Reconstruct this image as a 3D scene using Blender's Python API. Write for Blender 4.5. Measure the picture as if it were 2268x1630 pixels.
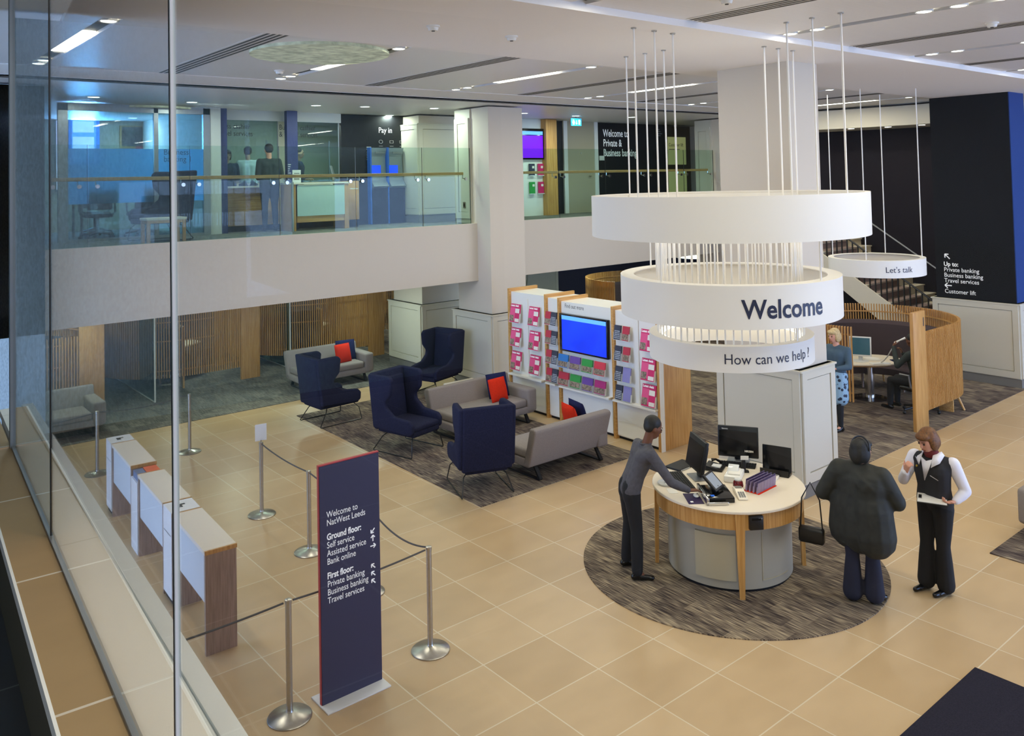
import bpy, bmesh, math, random
from mathutils import Vector, Matrix
random.seed(7)
C = bpy.context.scene.collection
S = bpy.context.scene
PI = math.pi
for o in list(bpy.data.objects): bpy.data.objects.remove(o)

# ---------------------------------------------------------------- camera, world, exposure
CAMH = 4.35
FPX, CY = 1862.4, 335.2                      # focal length and principal row in a 2268 x 1630 frame
PITCH, ROLL, YAW = 0.0341, -0.0224, -0.68867
def cam_axes():
    def f(v):
        x, y, z = v
        c, s = math.cos(ROLL), math.sin(ROLL); x, z = x*c - z*s, x*s + z*c
        c, s = math.cos(PITCH), math.sin(PITCH); y, z = y*c - z*s, y*s + z*c
        c, s = math.cos(YAW), math.sin(YAW); x, y = x*c - y*s, x*s + y*c
        return Vector((x, y, z))
    return f((1,0,0)), f((0,1,0)), f((0,0,1))
ax_r, ax_f, ax_u = cam_axes()
cam_data = bpy.data.cameras.new('camera'); cam = bpy.data.objects.new('camera', cam_data); C.objects.link(cam)
m3 = Matrix((ax_r, ax_u, -ax_f)).transposed()
cam.matrix_world = Matrix.Translation((0,0,CAMH)) @ m3.to_4x4()
cam_data.sensor_fit = 'HORIZONTAL'; cam_data.sensor_width = 36.0
cam_data.lens = 36.0*FPX/2268.0
cam_data.shift_y = -(815.0-CY)/2268.0
cam_data.clip_start = 0.05; cam_data.clip_end = 200
S.camera = cam
W = bpy.data.worlds.new('world'); S.world = W; W.use_nodes = True
W.node_tree.nodes['Background'].inputs[0].default_value = (0.40, 0.55, 1.0, 1)
W.node_tree.nodes['Background'].inputs[1].default_value = 12.0
S.view_settings.view_transform = 'Standard'; S.view_settings.look = 'None'
S.view_settings.gamma = 1.0; S.view_settings.use_curve_mapping = False
S.view_settings.exposure = -0.40
S.cycles.use_denoising = True
S.cycles.max_bounces = 10; S.cycles.diffuse_bounces = 5; S.cycles.glossy_bounces = 4
S.cycles.transparent_max_bounces = 24; S.cycles.sample_clamp_indirect = 6.0
S.cycles.caustics_reflective = False; S.cycles.caustics_refractive = False
LIN_W, SPOT_W, DOWN_W, UNDER_W = 78.0, 7.5, 40.0, 46.0    # watts of the lamp types
WARM = (1.0, 0.87, 0.72); COOLW = (0.86, 1.0, 0.90)

# ---------------------------------------------------------------- materials
def lin(h):
    h = h.lstrip('#'); r = []
    for i in (0,2,4):
        c = int(h[i:i+2],16)/255.0
        r.append(c/12.92 if c <= .04045 else ((c+.055)/1.055)**2.4)
    return (r[0], r[1], r[2], 1)
MATS = {}
def M(key, col=None, rough=.5, metal=0.0, emit=0.0, noise=0.0, nscale=8.0, bump=0.0, bscale=300.0, spec=.5, stretch=None):
    if key in MATS: return MATS[key]
    m = bpy.data.materials.new(key); m.use_nodes = True; MATS[key] = m
    nt = m.node_tree; b = nt.nodes['Principled BSDF']
    c = lin(col)
    b.inputs['Base Color'].default_value = c; b.inputs['Roughness'].default_value = rough
    b.inputs['Metallic'].default_value = metal; b.inputs['Specular IOR Level'].default_value = spec
    if emit:
        b.inputs['Emission Color'].default_value = c; b.inputs['Emission Strength'].default_value = emit
    if noise or bump:
        g = nt.nodes.new('ShaderNodeNewGeometry'); v = g.outputs['Position']
        if stretch:
            mp = nt.nodes.new('ShaderNodeMapping'); mp.inputs['Scale'].default_value = stretch
            nt.links.new(v, mp.inputs['Vector']); v = mp.outputs['Vector']
    if noise:
        n = nt.nodes.new('ShaderNodeTexNoise'); n.inputs['Scale'].default_value = nscale; n.inputs['Detail'].default_value = 4
        nt.links.new(v, n.inputs['Vector'])
        rp = nt.nodes.new('ShaderNodeValToRGB')
        rp.color_ramp.elements[0].position = .3; rp.color_ramp.elements[1].position = .7
        rp.color_ramp.elements[0].color = tuple(x*(1-noise) for x in c[:3])+(1,)
        rp.color_ramp.elements[1].color = tuple(min(1,x*(1+noise)) for x in c[:3])+(1,)
        nt.links.new(n.outputs['Fac'], rp.inputs['Fac']); nt.links.new(rp.outputs['Color'], b.inputs['Base Color'])
    if bump:
        n2 = nt.nodes.new('ShaderNodeTexNoise'); n2.inputs['Scale'].default_value = bscale
        nt.links.new(v, n2.inputs['Vector'])
        bp = nt.nodes.new('ShaderNodeBump'); bp.inputs['Strength'].default_value = bump; bp.inputs['Distance'].default_value = .01
        nt.links.new(n2.outputs['Fac'], bp.inputs['Height']); nt.links.new(bp.outputs['Normal'], b.inputs['Normal'])
    return m
def glass(key, tint, refl=1.0, f0=.03, rough=0.0):
    """thin pane: tinted see-through plus a mirror share that grows at grazing angles"""
    m = bpy.data.materials.new(key); m.use_nodes = True; MATS[key] = m
    nt = m.node_tree; nt.nodes.clear()
    out = nt.nodes.new('ShaderNodeOutputMaterial'); mix = nt.nodes.new('ShaderNodeMixShader')
    tr = nt.nodes.new('ShaderNodeBsdfTransparent'); tr.inputs[0].default_value = lin(tint)
    gl = nt.nodes.new('ShaderNodeBsdfGlossy'); gl.inputs['Roughness'].default_value = rough
    gl.inputs['Color'].default_value = (refl,refl,refl,1)
    lw = nt.nodes.new('ShaderNodeLayerWeight'); lw.inputs['Blend'].default_value = .5
    pw = nt.nodes.new('ShaderNodeMath'); pw.operation = 'POWER'; pw.inputs[1].default_value = 5
    ma = nt.nodes.new('ShaderNodeMath'); ma.operation = 'MULTIPLY_ADD'; ma.inputs[1].default_value = 1-f0; ma.inputs[2].default_value = f0
    nt.links.new(lw.outputs['Facing'], pw.inputs[0]); nt.links.new(pw.outputs[0], ma.inputs[0])
    nt.links.new(ma.outputs[0], mix.inputs[0]); nt.links.new(tr.outputs[0], mix.inputs[1]); nt.links.new(gl.outputs[0], mix.inputs[2])
    nt.links.new(mix.outputs[0], out.inputs[0]); return m
def tile_mat(key, c1, c2, grout, size, off, rough, gw=.006, rot=0.0, blot=.35):
    m = bpy.data.materials.new(key); m.use_nodes = True; MATS[key] = m
    nt = m.node_tree; b = nt.nodes['Principled BSDF']; N = nt.nodes.new; L = nt.links.new
    g = N('ShaderNodeNewGeometry'); mp = N('ShaderNodeMapping'); mp.vector_type = 'TEXTURE'
    mp.inputs['Location'].default_value = (off[0], off[1], 0); mp.inputs['Rotation'].default_value = (0,0,rot)
    L(g.outputs['Position'], mp.inputs['Vector'])
    br = N('ShaderNodeTexBrick'); br.offset = 0; br.squash = 1
    br.inputs['Scale'].default_value = 1; br.inputs['Brick Width'].default_value = size[0]; br.inputs['Row Height'].default_value = size[1]
    br.inputs['Mortar Size'].default_value = gw; br.inputs['Mortar Smooth'].default_value = .1; br.inputs['Bias'].default_value = 0
    br.inputs['Color1'].default_value = lin(c1); br.inputs['Color2'].default_value = lin(c2); br.inputs['Mortar'].default_value = lin(grout)
    L(mp.outputs['Vector'], br.inputs['Vector'])
    n = N('ShaderNodeTexNoise'); n.inputs['Scale'].default_value = 1.7; n.inputs['Detail'].default_value = 6
    mp2 = N('ShaderNodeMapping'); mp2.inputs['Scale'].default_value = (1, 2.2, 1); L(g.outputs['Position'], mp2.inputs['Vector']); L(mp2.outputs['Vector'], n.inputs['Vector'])
    mx = N('ShaderNodeMixRGB'); mx.blend_type = 'MULTIPLY'; mx.inputs[0].default_value = blot
    rp = N('ShaderNodeValToRGB'); rp.color_ramp.elements[0].position = .3; rp.color_ramp.elements[1].position = .7
    rp.color_ramp.elements[0].color = (.72,.70,.66,1); rp.color_ramp.elements[1].color = (1,1,1,1)
    L(n.outputs['Fac'], rp.inputs['Fac']); L(br.outputs['Color'], mx.inputs[1]); L(rp.outputs['Color'], mx.inputs[2])
    L(mx.outputs['Color'], b.inputs['Base Color'])
    b.inputs['Roughness'].default_value = rough
    return m
def carpet_mat(key, cols, sx, sy):
    """loop carpet planks: fine streaks along Y with darker and paler planks"""
    m = bpy.data.materials.new(key); m.use_nodes = True; MATS[key] = m
    nt = m.node_tree; b = nt.nodes['Principled BSDF']; N = nt.nodes.new; L = nt.links.new
    g = N('ShaderNodeNewGeometry')
    def noise(scale, det=2):
        mp = N('ShaderNodeMapping'); mp.inputs['Scale'].default_value = scale; L(g.outputs['Position'], mp.inputs['Vector'])
        n = N('ShaderNodeTexNoise'); n.inputs['Scale'].default_value = 1; n.inputs['Detail'].default_value = det
        L(mp.outputs['Vector'], n.inputs['Vector']); return n.outputs['Fac']
    fine = noise((95*sx, 5*sy, 1), 1); mid = noise((11*sx, 2.2*sy, 1), 1)
    br = N('ShaderNodeTexBrick'); br.offset = .37; br.inputs['Scale'].default_value = 1
    br.inputs['Brick Width'].default_value = .42; br.inputs['Row Height'].default_value = .21; br.inputs['Mortar Size'].default_value = 0
    br.inputs['Color1'].default_value = (0,0,0,1); br.inputs['Color2'].default_value = (1,1,1,1)
    mpb = N('ShaderNodeMapping'); mpb.inputs['Rotation'].default_value = (0,0,PI/2); L(g.outputs['Position'], mpb.inputs['Vector']); L(mpb.outputs['Vector'], br.inputs['Vector'])
    a = N('ShaderNodeMath'); a.operation = 'MULTIPLY_ADD'; a.inputs[1].default_value = .80; L(fine, a.inputs[0])
    a2 = N('ShaderNodeMath'); a2.operation = 'MULTIPLY'; a2.inputs[1].default_value = .16; L(mid, a2.inputs[0]); L(a2.outputs[0], a.inputs[2])
    a3 = N('ShaderNodeMath'); a3.operation = 'MULTIPLY_ADD'; a3.inputs[1].default_value = .13; L(br.outputs['Color'], a3.inputs[0]); L(a.outputs[0], a3.inputs[2])
    rp = N('ShaderNodeValToRGB'); e = rp.color_ramp.elements
    e[0].position = .40; e[0].color = lin(cols[0]); e[1].position = .74; e[1].color = lin(cols[2])
    x = e.new(.56); x.color = lin(cols[1])
    L(a3.outputs[0], rp.inputs['Fac']); L(rp.outputs['Color'], b.inputs['Base Color'])
    b.inputs['Roughness'].default_value = .95; b.inputs['Specular IOR Level'].default_value = .1
    return m
def wood_mat(key, c1, c2, axis=2, scale=1.0, rough=.45):
    m = bpy.data.materials.new(key); m.use_nodes = True; MATS[key] = m
    nt = m.node_tree; b = nt.nodes['Principled BSDF']; N = nt.nodes.new; L = nt.links.new
    g = N('ShaderNodeNewGeometry'); mp = N('ShaderNodeMapping')
    s = [42*scale]*3; s[axis] = 2.2*scale; mp.inputs['Scale'].default_value = s; L(g.outputs['Position'], mp.inputs['Vector'])
    n = N('ShaderNodeTexNoise'); n.inputs['Scale'].default_value = 1; n.inputs['Detail'].default_value = 5; L(mp.outputs['Vector'], n.inputs['Vector'])
    rp = N('ShaderNodeValToRGB'); rp.color_ramp.elements[0].position = .34; rp.color_ramp.elements[1].position = .66
    rp.color_ramp.elements[0].color = lin(c1); rp.color_ramp.elements[1].color = lin(c2)
    L(n.outputs['Fac'], rp.inputs['Fac']); L(rp.outputs['Color'], b.inputs['Base Color']); b.inputs['Roughness'].default_value = rough
    return m
wood_mat('oak', 'B27F3E', 'CE9E5C'); wood_mat('oak_flat', 'B5823F', 'CFA05E', axis=0); wood_mat('ash', '8C7462', 'A89080', scale=1.6)
wood_mat('oak_x', 'C08F4E', 'D7AC6C', axis=0)
M('wall', 'D0C5B4', .75); M('wallcool', 'CDD0CE', .7); M('panel', 'CBC6B6', .55); M('ceil', 'E4E0DC', .4, noise=.03, nscale=60, stretch=(.02,1,1))
M('beam', 'F0EBE6', .7); M('skirt', '77746F', .6); M('white', 'E9E6DF', .5); M('gloss_white', 'ECECE8', .25); M('ledge_white', 'F4F4F2', .35)
M('navywall', '18121B', .7, spec=.2); M('navysign', '101117', .7, spec=.2); M('navyblue', '22264A', .6, spec=.3); M('daylight_blue', '23407F', .6, spec=.2); M('dark', '131317', .55, spec=.3); M('upstand', '4A4638', .7); M('black', '0C0C0E', .4); M('blackgloss', '0B0C0E', .15)
M('navyfab', '23253C', .95, noise=.25, nscale=60, spec=.1); M('navyfab2', '20254C', .9, noise=.2, nscale=80, spec=.1)
M('greyfab', '8E8683', .95, noise=.12, nscale=120, spec=.1); M('greyfab2', '7E7876', .95, spec=.1); M('redfab', 'D2321C', .95, noise=.12, nscale=60, spec=.1)
M('purplefab', '4D4246', .95, noise=.15, nscale=40, spec=.1)
M('steel', 'B9B6AF', .32, 1.0, noise=.06, nscale=40); M('chrome', 'D5D5D5', .15, 1.0); M('greymetal', '8D9093', .4, .6); M('rope', '4A4644', .7)
M('top_white', 'E9E0CF', .35); M('top_cream', 'E6DAC6', .4); M('acrylic', 'DDE0E0', .1)
M('ring', 'EAE6DE', .6); M('cord', 'EDE9E2', .6); M('text_navy', '1A2140', .5); M('text_white', 'F2F2F5', .5, emit=.25); M('text_dark', '2A2A30', .6)
M('cream_door', 'A59C86', .5); M('frame_white', 'D9DAD8', .4); M('trough', '4C4842', .6); M('slot', '4A4740', .7)
M('lamp', 'FFF6E8', .5, emit=14.0); M('lampcool', 'F4FFFA', .5, emit=9.0)
M('reflection_weave', 'B9BFA4', .9, noise=.45, nscale=9, emit=.30); M('weave_wall', 'AEBCC2', .9, noise=.20, nscale=70, stretch=(1.2,1.2,.35))
tile_mat('tile', 'CCB088', 'BFA279', 'D9CBAE', (.729,.729), (6.81,9.10), .38)
tile_mat('ledge_tile', 'AA8E66', 'A3875F', 'D9CFC0', (3.0,1.21), (0,3.30), .7, .008, -.0613)
tile_mat('slate', '3A3C3E', '404244', '6A6C6C', (.9,.9), (.3,3.45), .5, .006, -.0613)
tile_mat('white_slab', 'F6F6F4', 'F4F4F2', 'D5D5D2', (3.0,1.525), (0,3.30), .35, .006, -.0613, .05)
carpet_mat('carpet', ('393134','6E6259','A69880'), 1, 1); carpet_mat('carpet_back', ('4A4A48','6E6C66','8E8A80'), 1, 1)  # carpet_back: same carpet, cool light put into its greyer tones
carpet_mat('carpet_round', ('3A3230','75685A','B3A285'), 1, 1)
glass('g_front', 'F8FCFA', .9, .012); glass('g_side', 'DCE8EC', .9, .02); glass('g_rail', 'EAF4EF', .9, .015); glass('g_room', 'CFE2E4', .9, .03); glass('g_acry', 'F4F4F4', .9, .02)

# ---------------------------------------------------------------- mesh helpers
class MB:
    def __init__(s): s.v = []; s.f = []; s.mi = []; s.mats = []; s.T = Matrix.Identity(4); s.cur = 0; s.sm = []; s.smooth = False
    def mat(s, key):
        m = MATS[key] if isinstance(key, str) else key
        if m not in s.mats: s.mats.append(m)
        s.cur = s.mats.index(m); return s
    def add(s, vs, fs, smooth=None):
        n = len(s.v); s.v += [tuple(s.T @ Vector(p)) for p in vs]
        for f in fs: s.f.append([i+n for i in f]); s.mi.append(s.cur); s.sm.append(s.smooth if smooth is None else smooth)
        return s
    def box(s, x0, x1, y0, y1, z0, z1):
        return s.add([(x0,y0,z0),(x1,y0,z0),(x1,y1,z0),(x0,y1,z0),(x0,y0,z1),(x1,y0,z1),(x1,y1,z1),(x0,y1,z1)],
              [(0,3,2,1),(4,5,6,7),(0,1,5,4),(1,2,6,5),(2,3,7,6),(3,0,4,7)], False)
    def rbox(s, x0, x1, y0, y1, z0, z1, r=.02, seg=2):
        bm = bmesh.new(); bmesh.ops.create_cube(bm, size=1)
        for v in bm.verts: v.co = ((x0+x1)/2+v.co.x*(x1-x0), (y0+y1)/2+v.co.y*(y1-y0), (z0+z1)/2+v.co.z*(z1-z0))
        bmesh.ops.bevel(bm, geom=bm.edges[:], offset=r, segments=seg, affect='EDGES', profile=.5)
        return s.frombm(bm)
    def frombm(s, bm, smooth=True):
        bm.verts.index_update(); s.add([v.co for v in bm.verts], [[v.index for v in f.verts] for f in bm.faces], smooth); bm.free(); return s
    def prism(s, pts, z0, z1, r=0, seg=2):
        """vertical prism over a plan outline"""
        bm = bmesh.new(); vs = [bm.verts.new((p[0],p[1],z0)) for p in pts]; f = bm.faces.new(vs)
        if f.normal.z > 0 or True: bm.normal_update()
        ex = bmesh.ops.extrude_face_region(bm, geom=[f]); 
        for v in ex['geom']:
            if isinstance(v, bmesh.types.BMVert): v.co.z = z1
        bmesh.ops.recalc_face_normals(bm, faces=bm.faces[:])
        if r: bmesh.ops.bevel(bm, geom=bm.edges[:], offset=r, segments=seg, affect='EDGES', profile=.5)
        return s.frombm(bm, bool(r))
    def slab(s, pts, t, r=0, seg=2, axis='y'):
        """outline in (a, z) extruded by t along the other axis, centred on 0; axis y: a = x"""
        T = s.T.copy()
        R = Matrix(((1,0,0,0),(0,0,-1,0),(0,1,0,0),(0,0,0,1))) if axis == 'y' else Matrix(((0,0,1,0),(1,0,0,0),(0,1,0,0),(0,0,0,1)))
        s.T = T @ R; s.prism(pts, -t/2, t/2, r, seg); s.T = T; return s
    def tube(s, pts, r, n=8, cap=True, closed=False):
        pts = [Vector(p) for p in pts]; rs = r if isinstance(r,(list,tuple)) else [r]*len(pts); vs = []; fs = []
        k = len(pts); up = None
        for i, p in enumerate(pts):
            a = pts[i-1] if i or closed else p; b = pts[(i+1)%k] if i < k-1 or closed else p
            d = (b-a).normalized() if (b-a).length > 1e-9 else Vector((0,0,1))
            if up is None: up = d.orthogonal().normalized()
            u = (up - d*up.dot(d)); u = u.normalized() if u.length > 1e-6 else d.orthogonal().normalized(); up = u; w = d.cross(u)
            for j in range(n):
                t = 2*PI*j/n; vs.append(p + (u*math.cos(t)+w*math.sin(t))*rs[i])
        for i in range(k if closed else k-1):
            for j in range(n):
                a = i*n+j; b = i*n+(j+1)%n; c = ((i+1)%k)*n+(j+1)%n; d = ((i+1)%k)*n+j; fs.append((a,b,c,d))
        if cap and not closed: fs.append(tuple(range(n))[::-1]); fs.append(tuple(range((k-1)*n, k*n)))
        return s.add(vs, fs, True)
    def cyl(s, x, y, z0, z1, r, n=24, r2=None):
        r2 = r if r2 is None else r2
        vs = [(x+q*math.cos(2*PI*j/n), y+q*math.sin(2*PI*j/n), z) for q, z in ((r,z0),(r2,z1)) for j in range(n)]
        s.add(vs, [(j,(j+1)%n,n+(j+1)%n,n+j) for j in range(n)], True)
        s.add(vs[:n], [tuple(range(n))[::-1]], False); return s.add(vs[n:], [tuple(range(n))], False)
    def lathe(s, prof, x=0, y=0, n=32, a0=0.0, a1=2*PI, smooth=True):
        full = abs(a1-a0-2*PI) < 1e-6; m = n if full else n+1; vs = []; fs = []
        for j in range(m):
            t = a0+(a1-a0)*j/n
            for r, z in prof: vs.append((x+r*math.cos(t), y+r*math.sin(t), z))
        k = len(prof)
        for j in range(n):
            for i in range(k-1):
                a = j*k+i; b = ((j+1)%m)*k+i; fs.append((a,b,b+1,a+1))
        return s.add(vs, fs, smooth)
    def quad(s, a, b, c, d): return s.add([a,b,c,d], [(0,1,2,3)], False)
    def ell(s, c, r, n=12, m=8):
        bm = bmesh.new(); bmesh.ops.create_uvsphere(bm, u_segments=n, v_segments=m, radius=1)
        for v in bm.verts: v.co = Vector((c[0]+v.co.x*r[0], c[1]+v.co.y*r[1], c[2]+v.co.z*r[2]))
        return s.frombm(bm)
    def build(s, name, mat=None, parent=None):
        me = bpy.data.meshes.new(name); me.from_pydata(s.v, [], s.f)
        if mat is not None and not s.mats: s.mats = [MATS[mat] if isinstance(mat,str) else mat]
        for m in s.mats: me.materials.append(m)
        me.polygons.foreach_set('material_index', s.mi); me.polygons.foreach_set('use_smooth', s.sm)
        me.update()
        bm = bmesh.new(); bm.from_mesh(me); bmesh.ops.recalc_face_normals(bm, faces=bm.faces[:]); bm.to_mesh(me); bm.free()
        try: me.set_sharp_from_angle(angle=math.radians(38))
        except Exception: pass
        o = bpy.data.objects.new(name, me); C.objects.link(o)
        if parent: o.parent = parent
        return o
def tag(o, label, cat, group=None, kind=None):
    o['label'] = label; o['category'] = cat
    if group: o['group'] = group
    if kind: o['kind'] = kind
    return o
def thing(name, label, cat, loc=(0,0,0), rz=0.0, group=None, kind=None):
    o = bpy.data.objects.new(name, None); C.objects.link(o); o.location = loc; o.rotation_euler = (0,0,rz)
    return tag(o, label, cat, group, kind)
def dup(root, label, loc=None, rz=None, group=None):
    r = root.copy(); C.objects.link(r); r['label'] = label
    if loc is not None: r.location = loc
    if rz is not None: r.rotation_euler = (0,0,rz)
    if group: r['group'] = group
    for ch in list(root.children):
        c = ch.copy(); C.objects.link(c); c.parent = r
        for gch in list(ch.children):
            d = gch.copy(); C.objects.link(d); d.parent = c
    return r
def one(name, mb, mat, label, cat, group=None, kind=None): return tag(mb.build(name, mat), label, cat, group, kind)
def struct(name, mb, mat, label, cat='structure'): return tag(mb.build(name, mat), label, cat, None, 'structure')
DG = None
def text_mesh(body, size, bold=0.0, align='LEFT', spacing=1.0, lead=1.0, depth=0.0):
    cu = bpy.data.curves.new('lettering', 'FONT'); cu.body = body; cu.size = size; cu.align_x = align; cu.offset = bold*size
    cu.space_character = spacing; cu.space_line = lead; cu.extrude = depth; cu.resolution_u = 3
    ob = bpy.data.objects.new('lettering', cu); C.objects.link(ob)
    dg = bpy.context.evaluated_depsgraph_get(); me = bpy.data.meshes.new_from_object(ob.evaluated_get(dg), depsgraph=dg)
    bpy.data.objects.remove(ob); bpy.data.curves.remove(cu); return me
def text(name, body, size, mat, origin, xdir, ydir, parent=None, bold=0.0, align='LEFT', spacing=1.0, lead=1.0, xs=1.0):
    me = text_mesh(body, size, bold, align, spacing, lead); xd, yd = Vector(xdir).normalized(), Vector(ydir).normalized(); og = Vector(origin)
    for v in me.vertices: v.co = og + xd*(v.co.x*xs) + yd*v.co.y
    me.materials.clear(); me.materials.append(MATS[mat]); o = bpy.data.objects.new(name, me); C.objects.link(o)
    if parent: o.parent = parent
    return o
def text_ring(name, body, size, mat, centre, r, z, ang, parent=None, bold=0.0, xs=1.0):
    """lettering wrapped on the outside of a drum, starting at angle ang and running counter-clockwise"""
    me = text_mesh(body, size, bold)
    for v in me.vertices:
        t = ang + v.co.x*xs/r; v.co = Vector((centre[0]+r*math.cos(t), centre[1]+r*math.sin(t), z+v.co.y))
    me.materials.clear(); me.materials.append(MATS[mat]); o = bpy.data.objects.new(name, me); C.objects.link(o)
    if parent: o.parent = parent
    return o
def area_lamp(name, loc, size, watts, col, parent, rot=(0,0,0)):
    l = bpy.data.lights.new(name, 'AREA'); l.shape = 'RECTANGLE'; l.size = size[0]; l.size_y = size[1]; l.energy = watts; l.color = col
    o = bpy.data.objects.new(name, l); C.objects.link(o); o.location = loc; o.rotation_euler = rot
    if parent: o.parent = parent
    return o
# ================================================================ THE SETTING
ZC, ZB = 5.97, 5.90          # ceiling bays, beam soffits
FF, SB = 3.45, 2.24          # first floor level, underside of the gallery
GY = 14.3                    # face of the gallery
struct('floor', MB().quad((-6,-8,0),(34,-8,0),(34,30,0),(-6,30,0)), 'tile', 'beige stone tile floor of the banking hall with pale joints', 'floor')
struct('floor_carpet_back', MB().box(2.4,11.2,16.05,30,.0,.008), 'carpet_back', 'streaked carpet under the gallery, greyed for the cool light, running back past the slatted booths', 'carpet')
struct('floor_carpet_booth', MB().prism([(11.3,9.4),(11.0,6.5),(18.3,6.55),(34,6.55),(34,30),(11.2,30)], 0, .008), 'carpet', 'brown grey streaked carpet around the numbered slatted booth', 'carpet')
# ceilings
def ceiling_bay(y0, y1, x0=-4.0, x1=34.0):
    b = MB().mat('ceil'); e = x0; tw = .09
    xs = [2.14+1.635*k for k in range(-3, 19)]
    for i, x in enumerate(xs):
        b.mat('ceil').box(e, x-tw, y0, y1, ZC, ZC+.05)
        b.mat('trough').box(x-tw, x+tw, y0, y1, ZC+.035, ZC+.06)
        e = x+tw
    b.mat('ceil').box(e, x1, y0, y1, ZC, ZC+.05)
    return b
struct('ceiling', ceiling_bay(8.15,12.25), None, 'grey panelled ceiling bay with dark troughs between the two beams', 'ceiling')
struct('ceiling', ceiling_bay(-6,5.55), None, 'grey panelled ceiling bay with dark troughs nearest the front, upper right of the photo', 'ceiling')
struct('ceiling', MB().box(-4,34,13.25,30,ZB+.03,ZB+.1), 'ceil', 'plain pale ceiling over the first floor gallery', 'ceiling')
struct('trim_1', MB().box(-4,34,5.55,8.15,ZB,ZB+.3), 'beam', 'wide white ceiling beam running over the big panelled column', 'beam')
struct('trim_2', MB().box(-4,34,12.25,13.25,ZC-.012,ZC+.3), 'beam', 'white ceiling beam along the front of the gallery', 'beam')
struct('trim_3', MB().box(-4,34,13.25,13.29,ZB+.012,ZB+.05), 'trough', 'thin dark shadow gap in the ceiling above the gallery edge', 'trim')
# walls
struct('wall_back', MB().box(-4,34,30,30.2,0,6.3), 'wallcool', 'pale wall at the far back behind the booths', 'wall')
struct('wall_right', MB().box(34,34.2,-8,30,0,6.3), 'wall', 'pale wall at the far right end of the hall', 'wall')
struct('wall_daylight_baffle', MB().box(-4,9.0,-6.6,-6.4,0,6.3).box(26,34,-6.6,-6.4,0,6.3).box(9.0,26,-6.6,-6.4,4.6,6.3), 'wall', 'unseen wall added behind the camera to confine the daylight to one opening', 'wall')  # added out of view so blue daylight enters through one opening only
struct('wall_left', MB().box(-3.0,2.57,14.05,14.28,0,ZB), 'weave_wall', 'blue grey woven wall panel at the left end of the gallery', 'wall')
struct('wall_side', MB().box(2.3,2.45,14.3,30,0,ZB), 'wallcool', 'pale end wall of the gallery behind the woven panel', 'wall')
# gallery slab
struct('wall_gallery', MB().box(2.45,34,GY,GY+.12,SB,FF), 'wall', 'cream plaster front of the first floor gallery', 'gallery front')
struct('floor_gallery', MB().box(2.45,34,GY+.12,30,FF-.3,FF-.04), 'carpet_back', 'grey carpeted first floor of the gallery', 'floor')
struct('ceiling_gallery', MB().box(2.45,34,GY+.12,30,SB,SB+.06), 'wallcool', 'pale ceiling beneath the gallery', 'ceiling')

# columns with panelled plinths
def face_panel(b, axis, plane, a0, a1, z0, z1, t=.034, w=.11):
    """raised flat frame around a sunk field on a plinth face"""
    def bx(p0,p1,q0,q1):
        if axis == 'x': b.box(plane-t, plane, p0, p1, q0, q1)
        else: b.box(p0, p1, plane-t, plane, q0, q1)
    bx(a0,a0+w,z0,z1); bx(a1-w,a1,z0,z1); bx(a0+w,a1-w,z0,z0+w*1.2); bx(a0+w,a1-w,z1-w,z1)
    t = t*.62; g = .011; bx(a0+w+g,a1-w-g,z0+w*1.2+g,z1-w-g)
def column(label, px0, px1, py0, py1, ph, sx0, sx1, sy0, sy1, top, shaft='wall', z0=0.0):
    t = thing('column', label, 'column', ((px0+px1)/2,(py0+py1)/2,z0), 0, None, 'structure')
    o = t.location
    def L(b): b.T = Matrix.Translation(-o); return b
    L_ = lambda: L(MB())
    sk = L_().mat('skirt').box(px0-.012,px1+.012,py0-.012,py1+.012,z0,z0+.17); sk.build('baseboard', None, t)
    pl = L_().mat('panel').box(px0,px1,py0,py1,z0+.17,z0+ph)
    face_panel(pl,'x',px0,py0,py1,z0+.19,z0+ph-.02); face_panel(pl,'y',py0,px0,px1,z0+.19,z0+ph-.02)
    pl.mat('panel').box(px0-.045,px1+.03,py0-.045,py1+.03,z0+ph-.025,z0+ph)
    pl.build('plinth', None, t)
    L_().box(sx0,sx1,sy0,sy1,z0+ph,top).build('shaft', shaft, t)
    return t
column('big cream column with a panelled plinth, behind the round welcome desk', 10.18,11.0,6.38,7.73,1.70, 10.26,10.97,6.45,7.64, ZB)
column('cream panelled column at the gallery edge, left of the leaflet shelves', 10.69,11.78,13.75,15.1,1.58, 10.77,11.70,13.85,15.02, ZB)
column('dark navy column with a cream panelled plinth at the right, lettered in white', 18.37,19.25,6.62,8.28,1.66, 18.42,19.2,6.67,8.22, ZB, 'navysign')
one('trim_17', MB().box(18.43,19.19,6.655,6.67,1.67,ZB), 'daylight_blue', 'front face of the navy column, coloured bluer for the daylight on it', 'panel', None, 'structure')  # blue daylight on this side is put into the face colour
column('pale panelled column under the gallery, between two slatted booths', 10.66,12.0,16.35,17.75,1.53, 10.74,11.9,16.43,17.67, SB)
column('pale panelled column upstairs, right of the black pay-in wall', 10.66,12.35,16.35,17.75,2.3, 10.70,12.32,16.38,17.7, ZB, 'wall', FF-.04)
column('cream column at the gallery edge, mostly hidden behind the big column', 19.0,20.1,13.75,15.1,1.58, 19.07,20.02,13.85,15.02, ZB)
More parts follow.
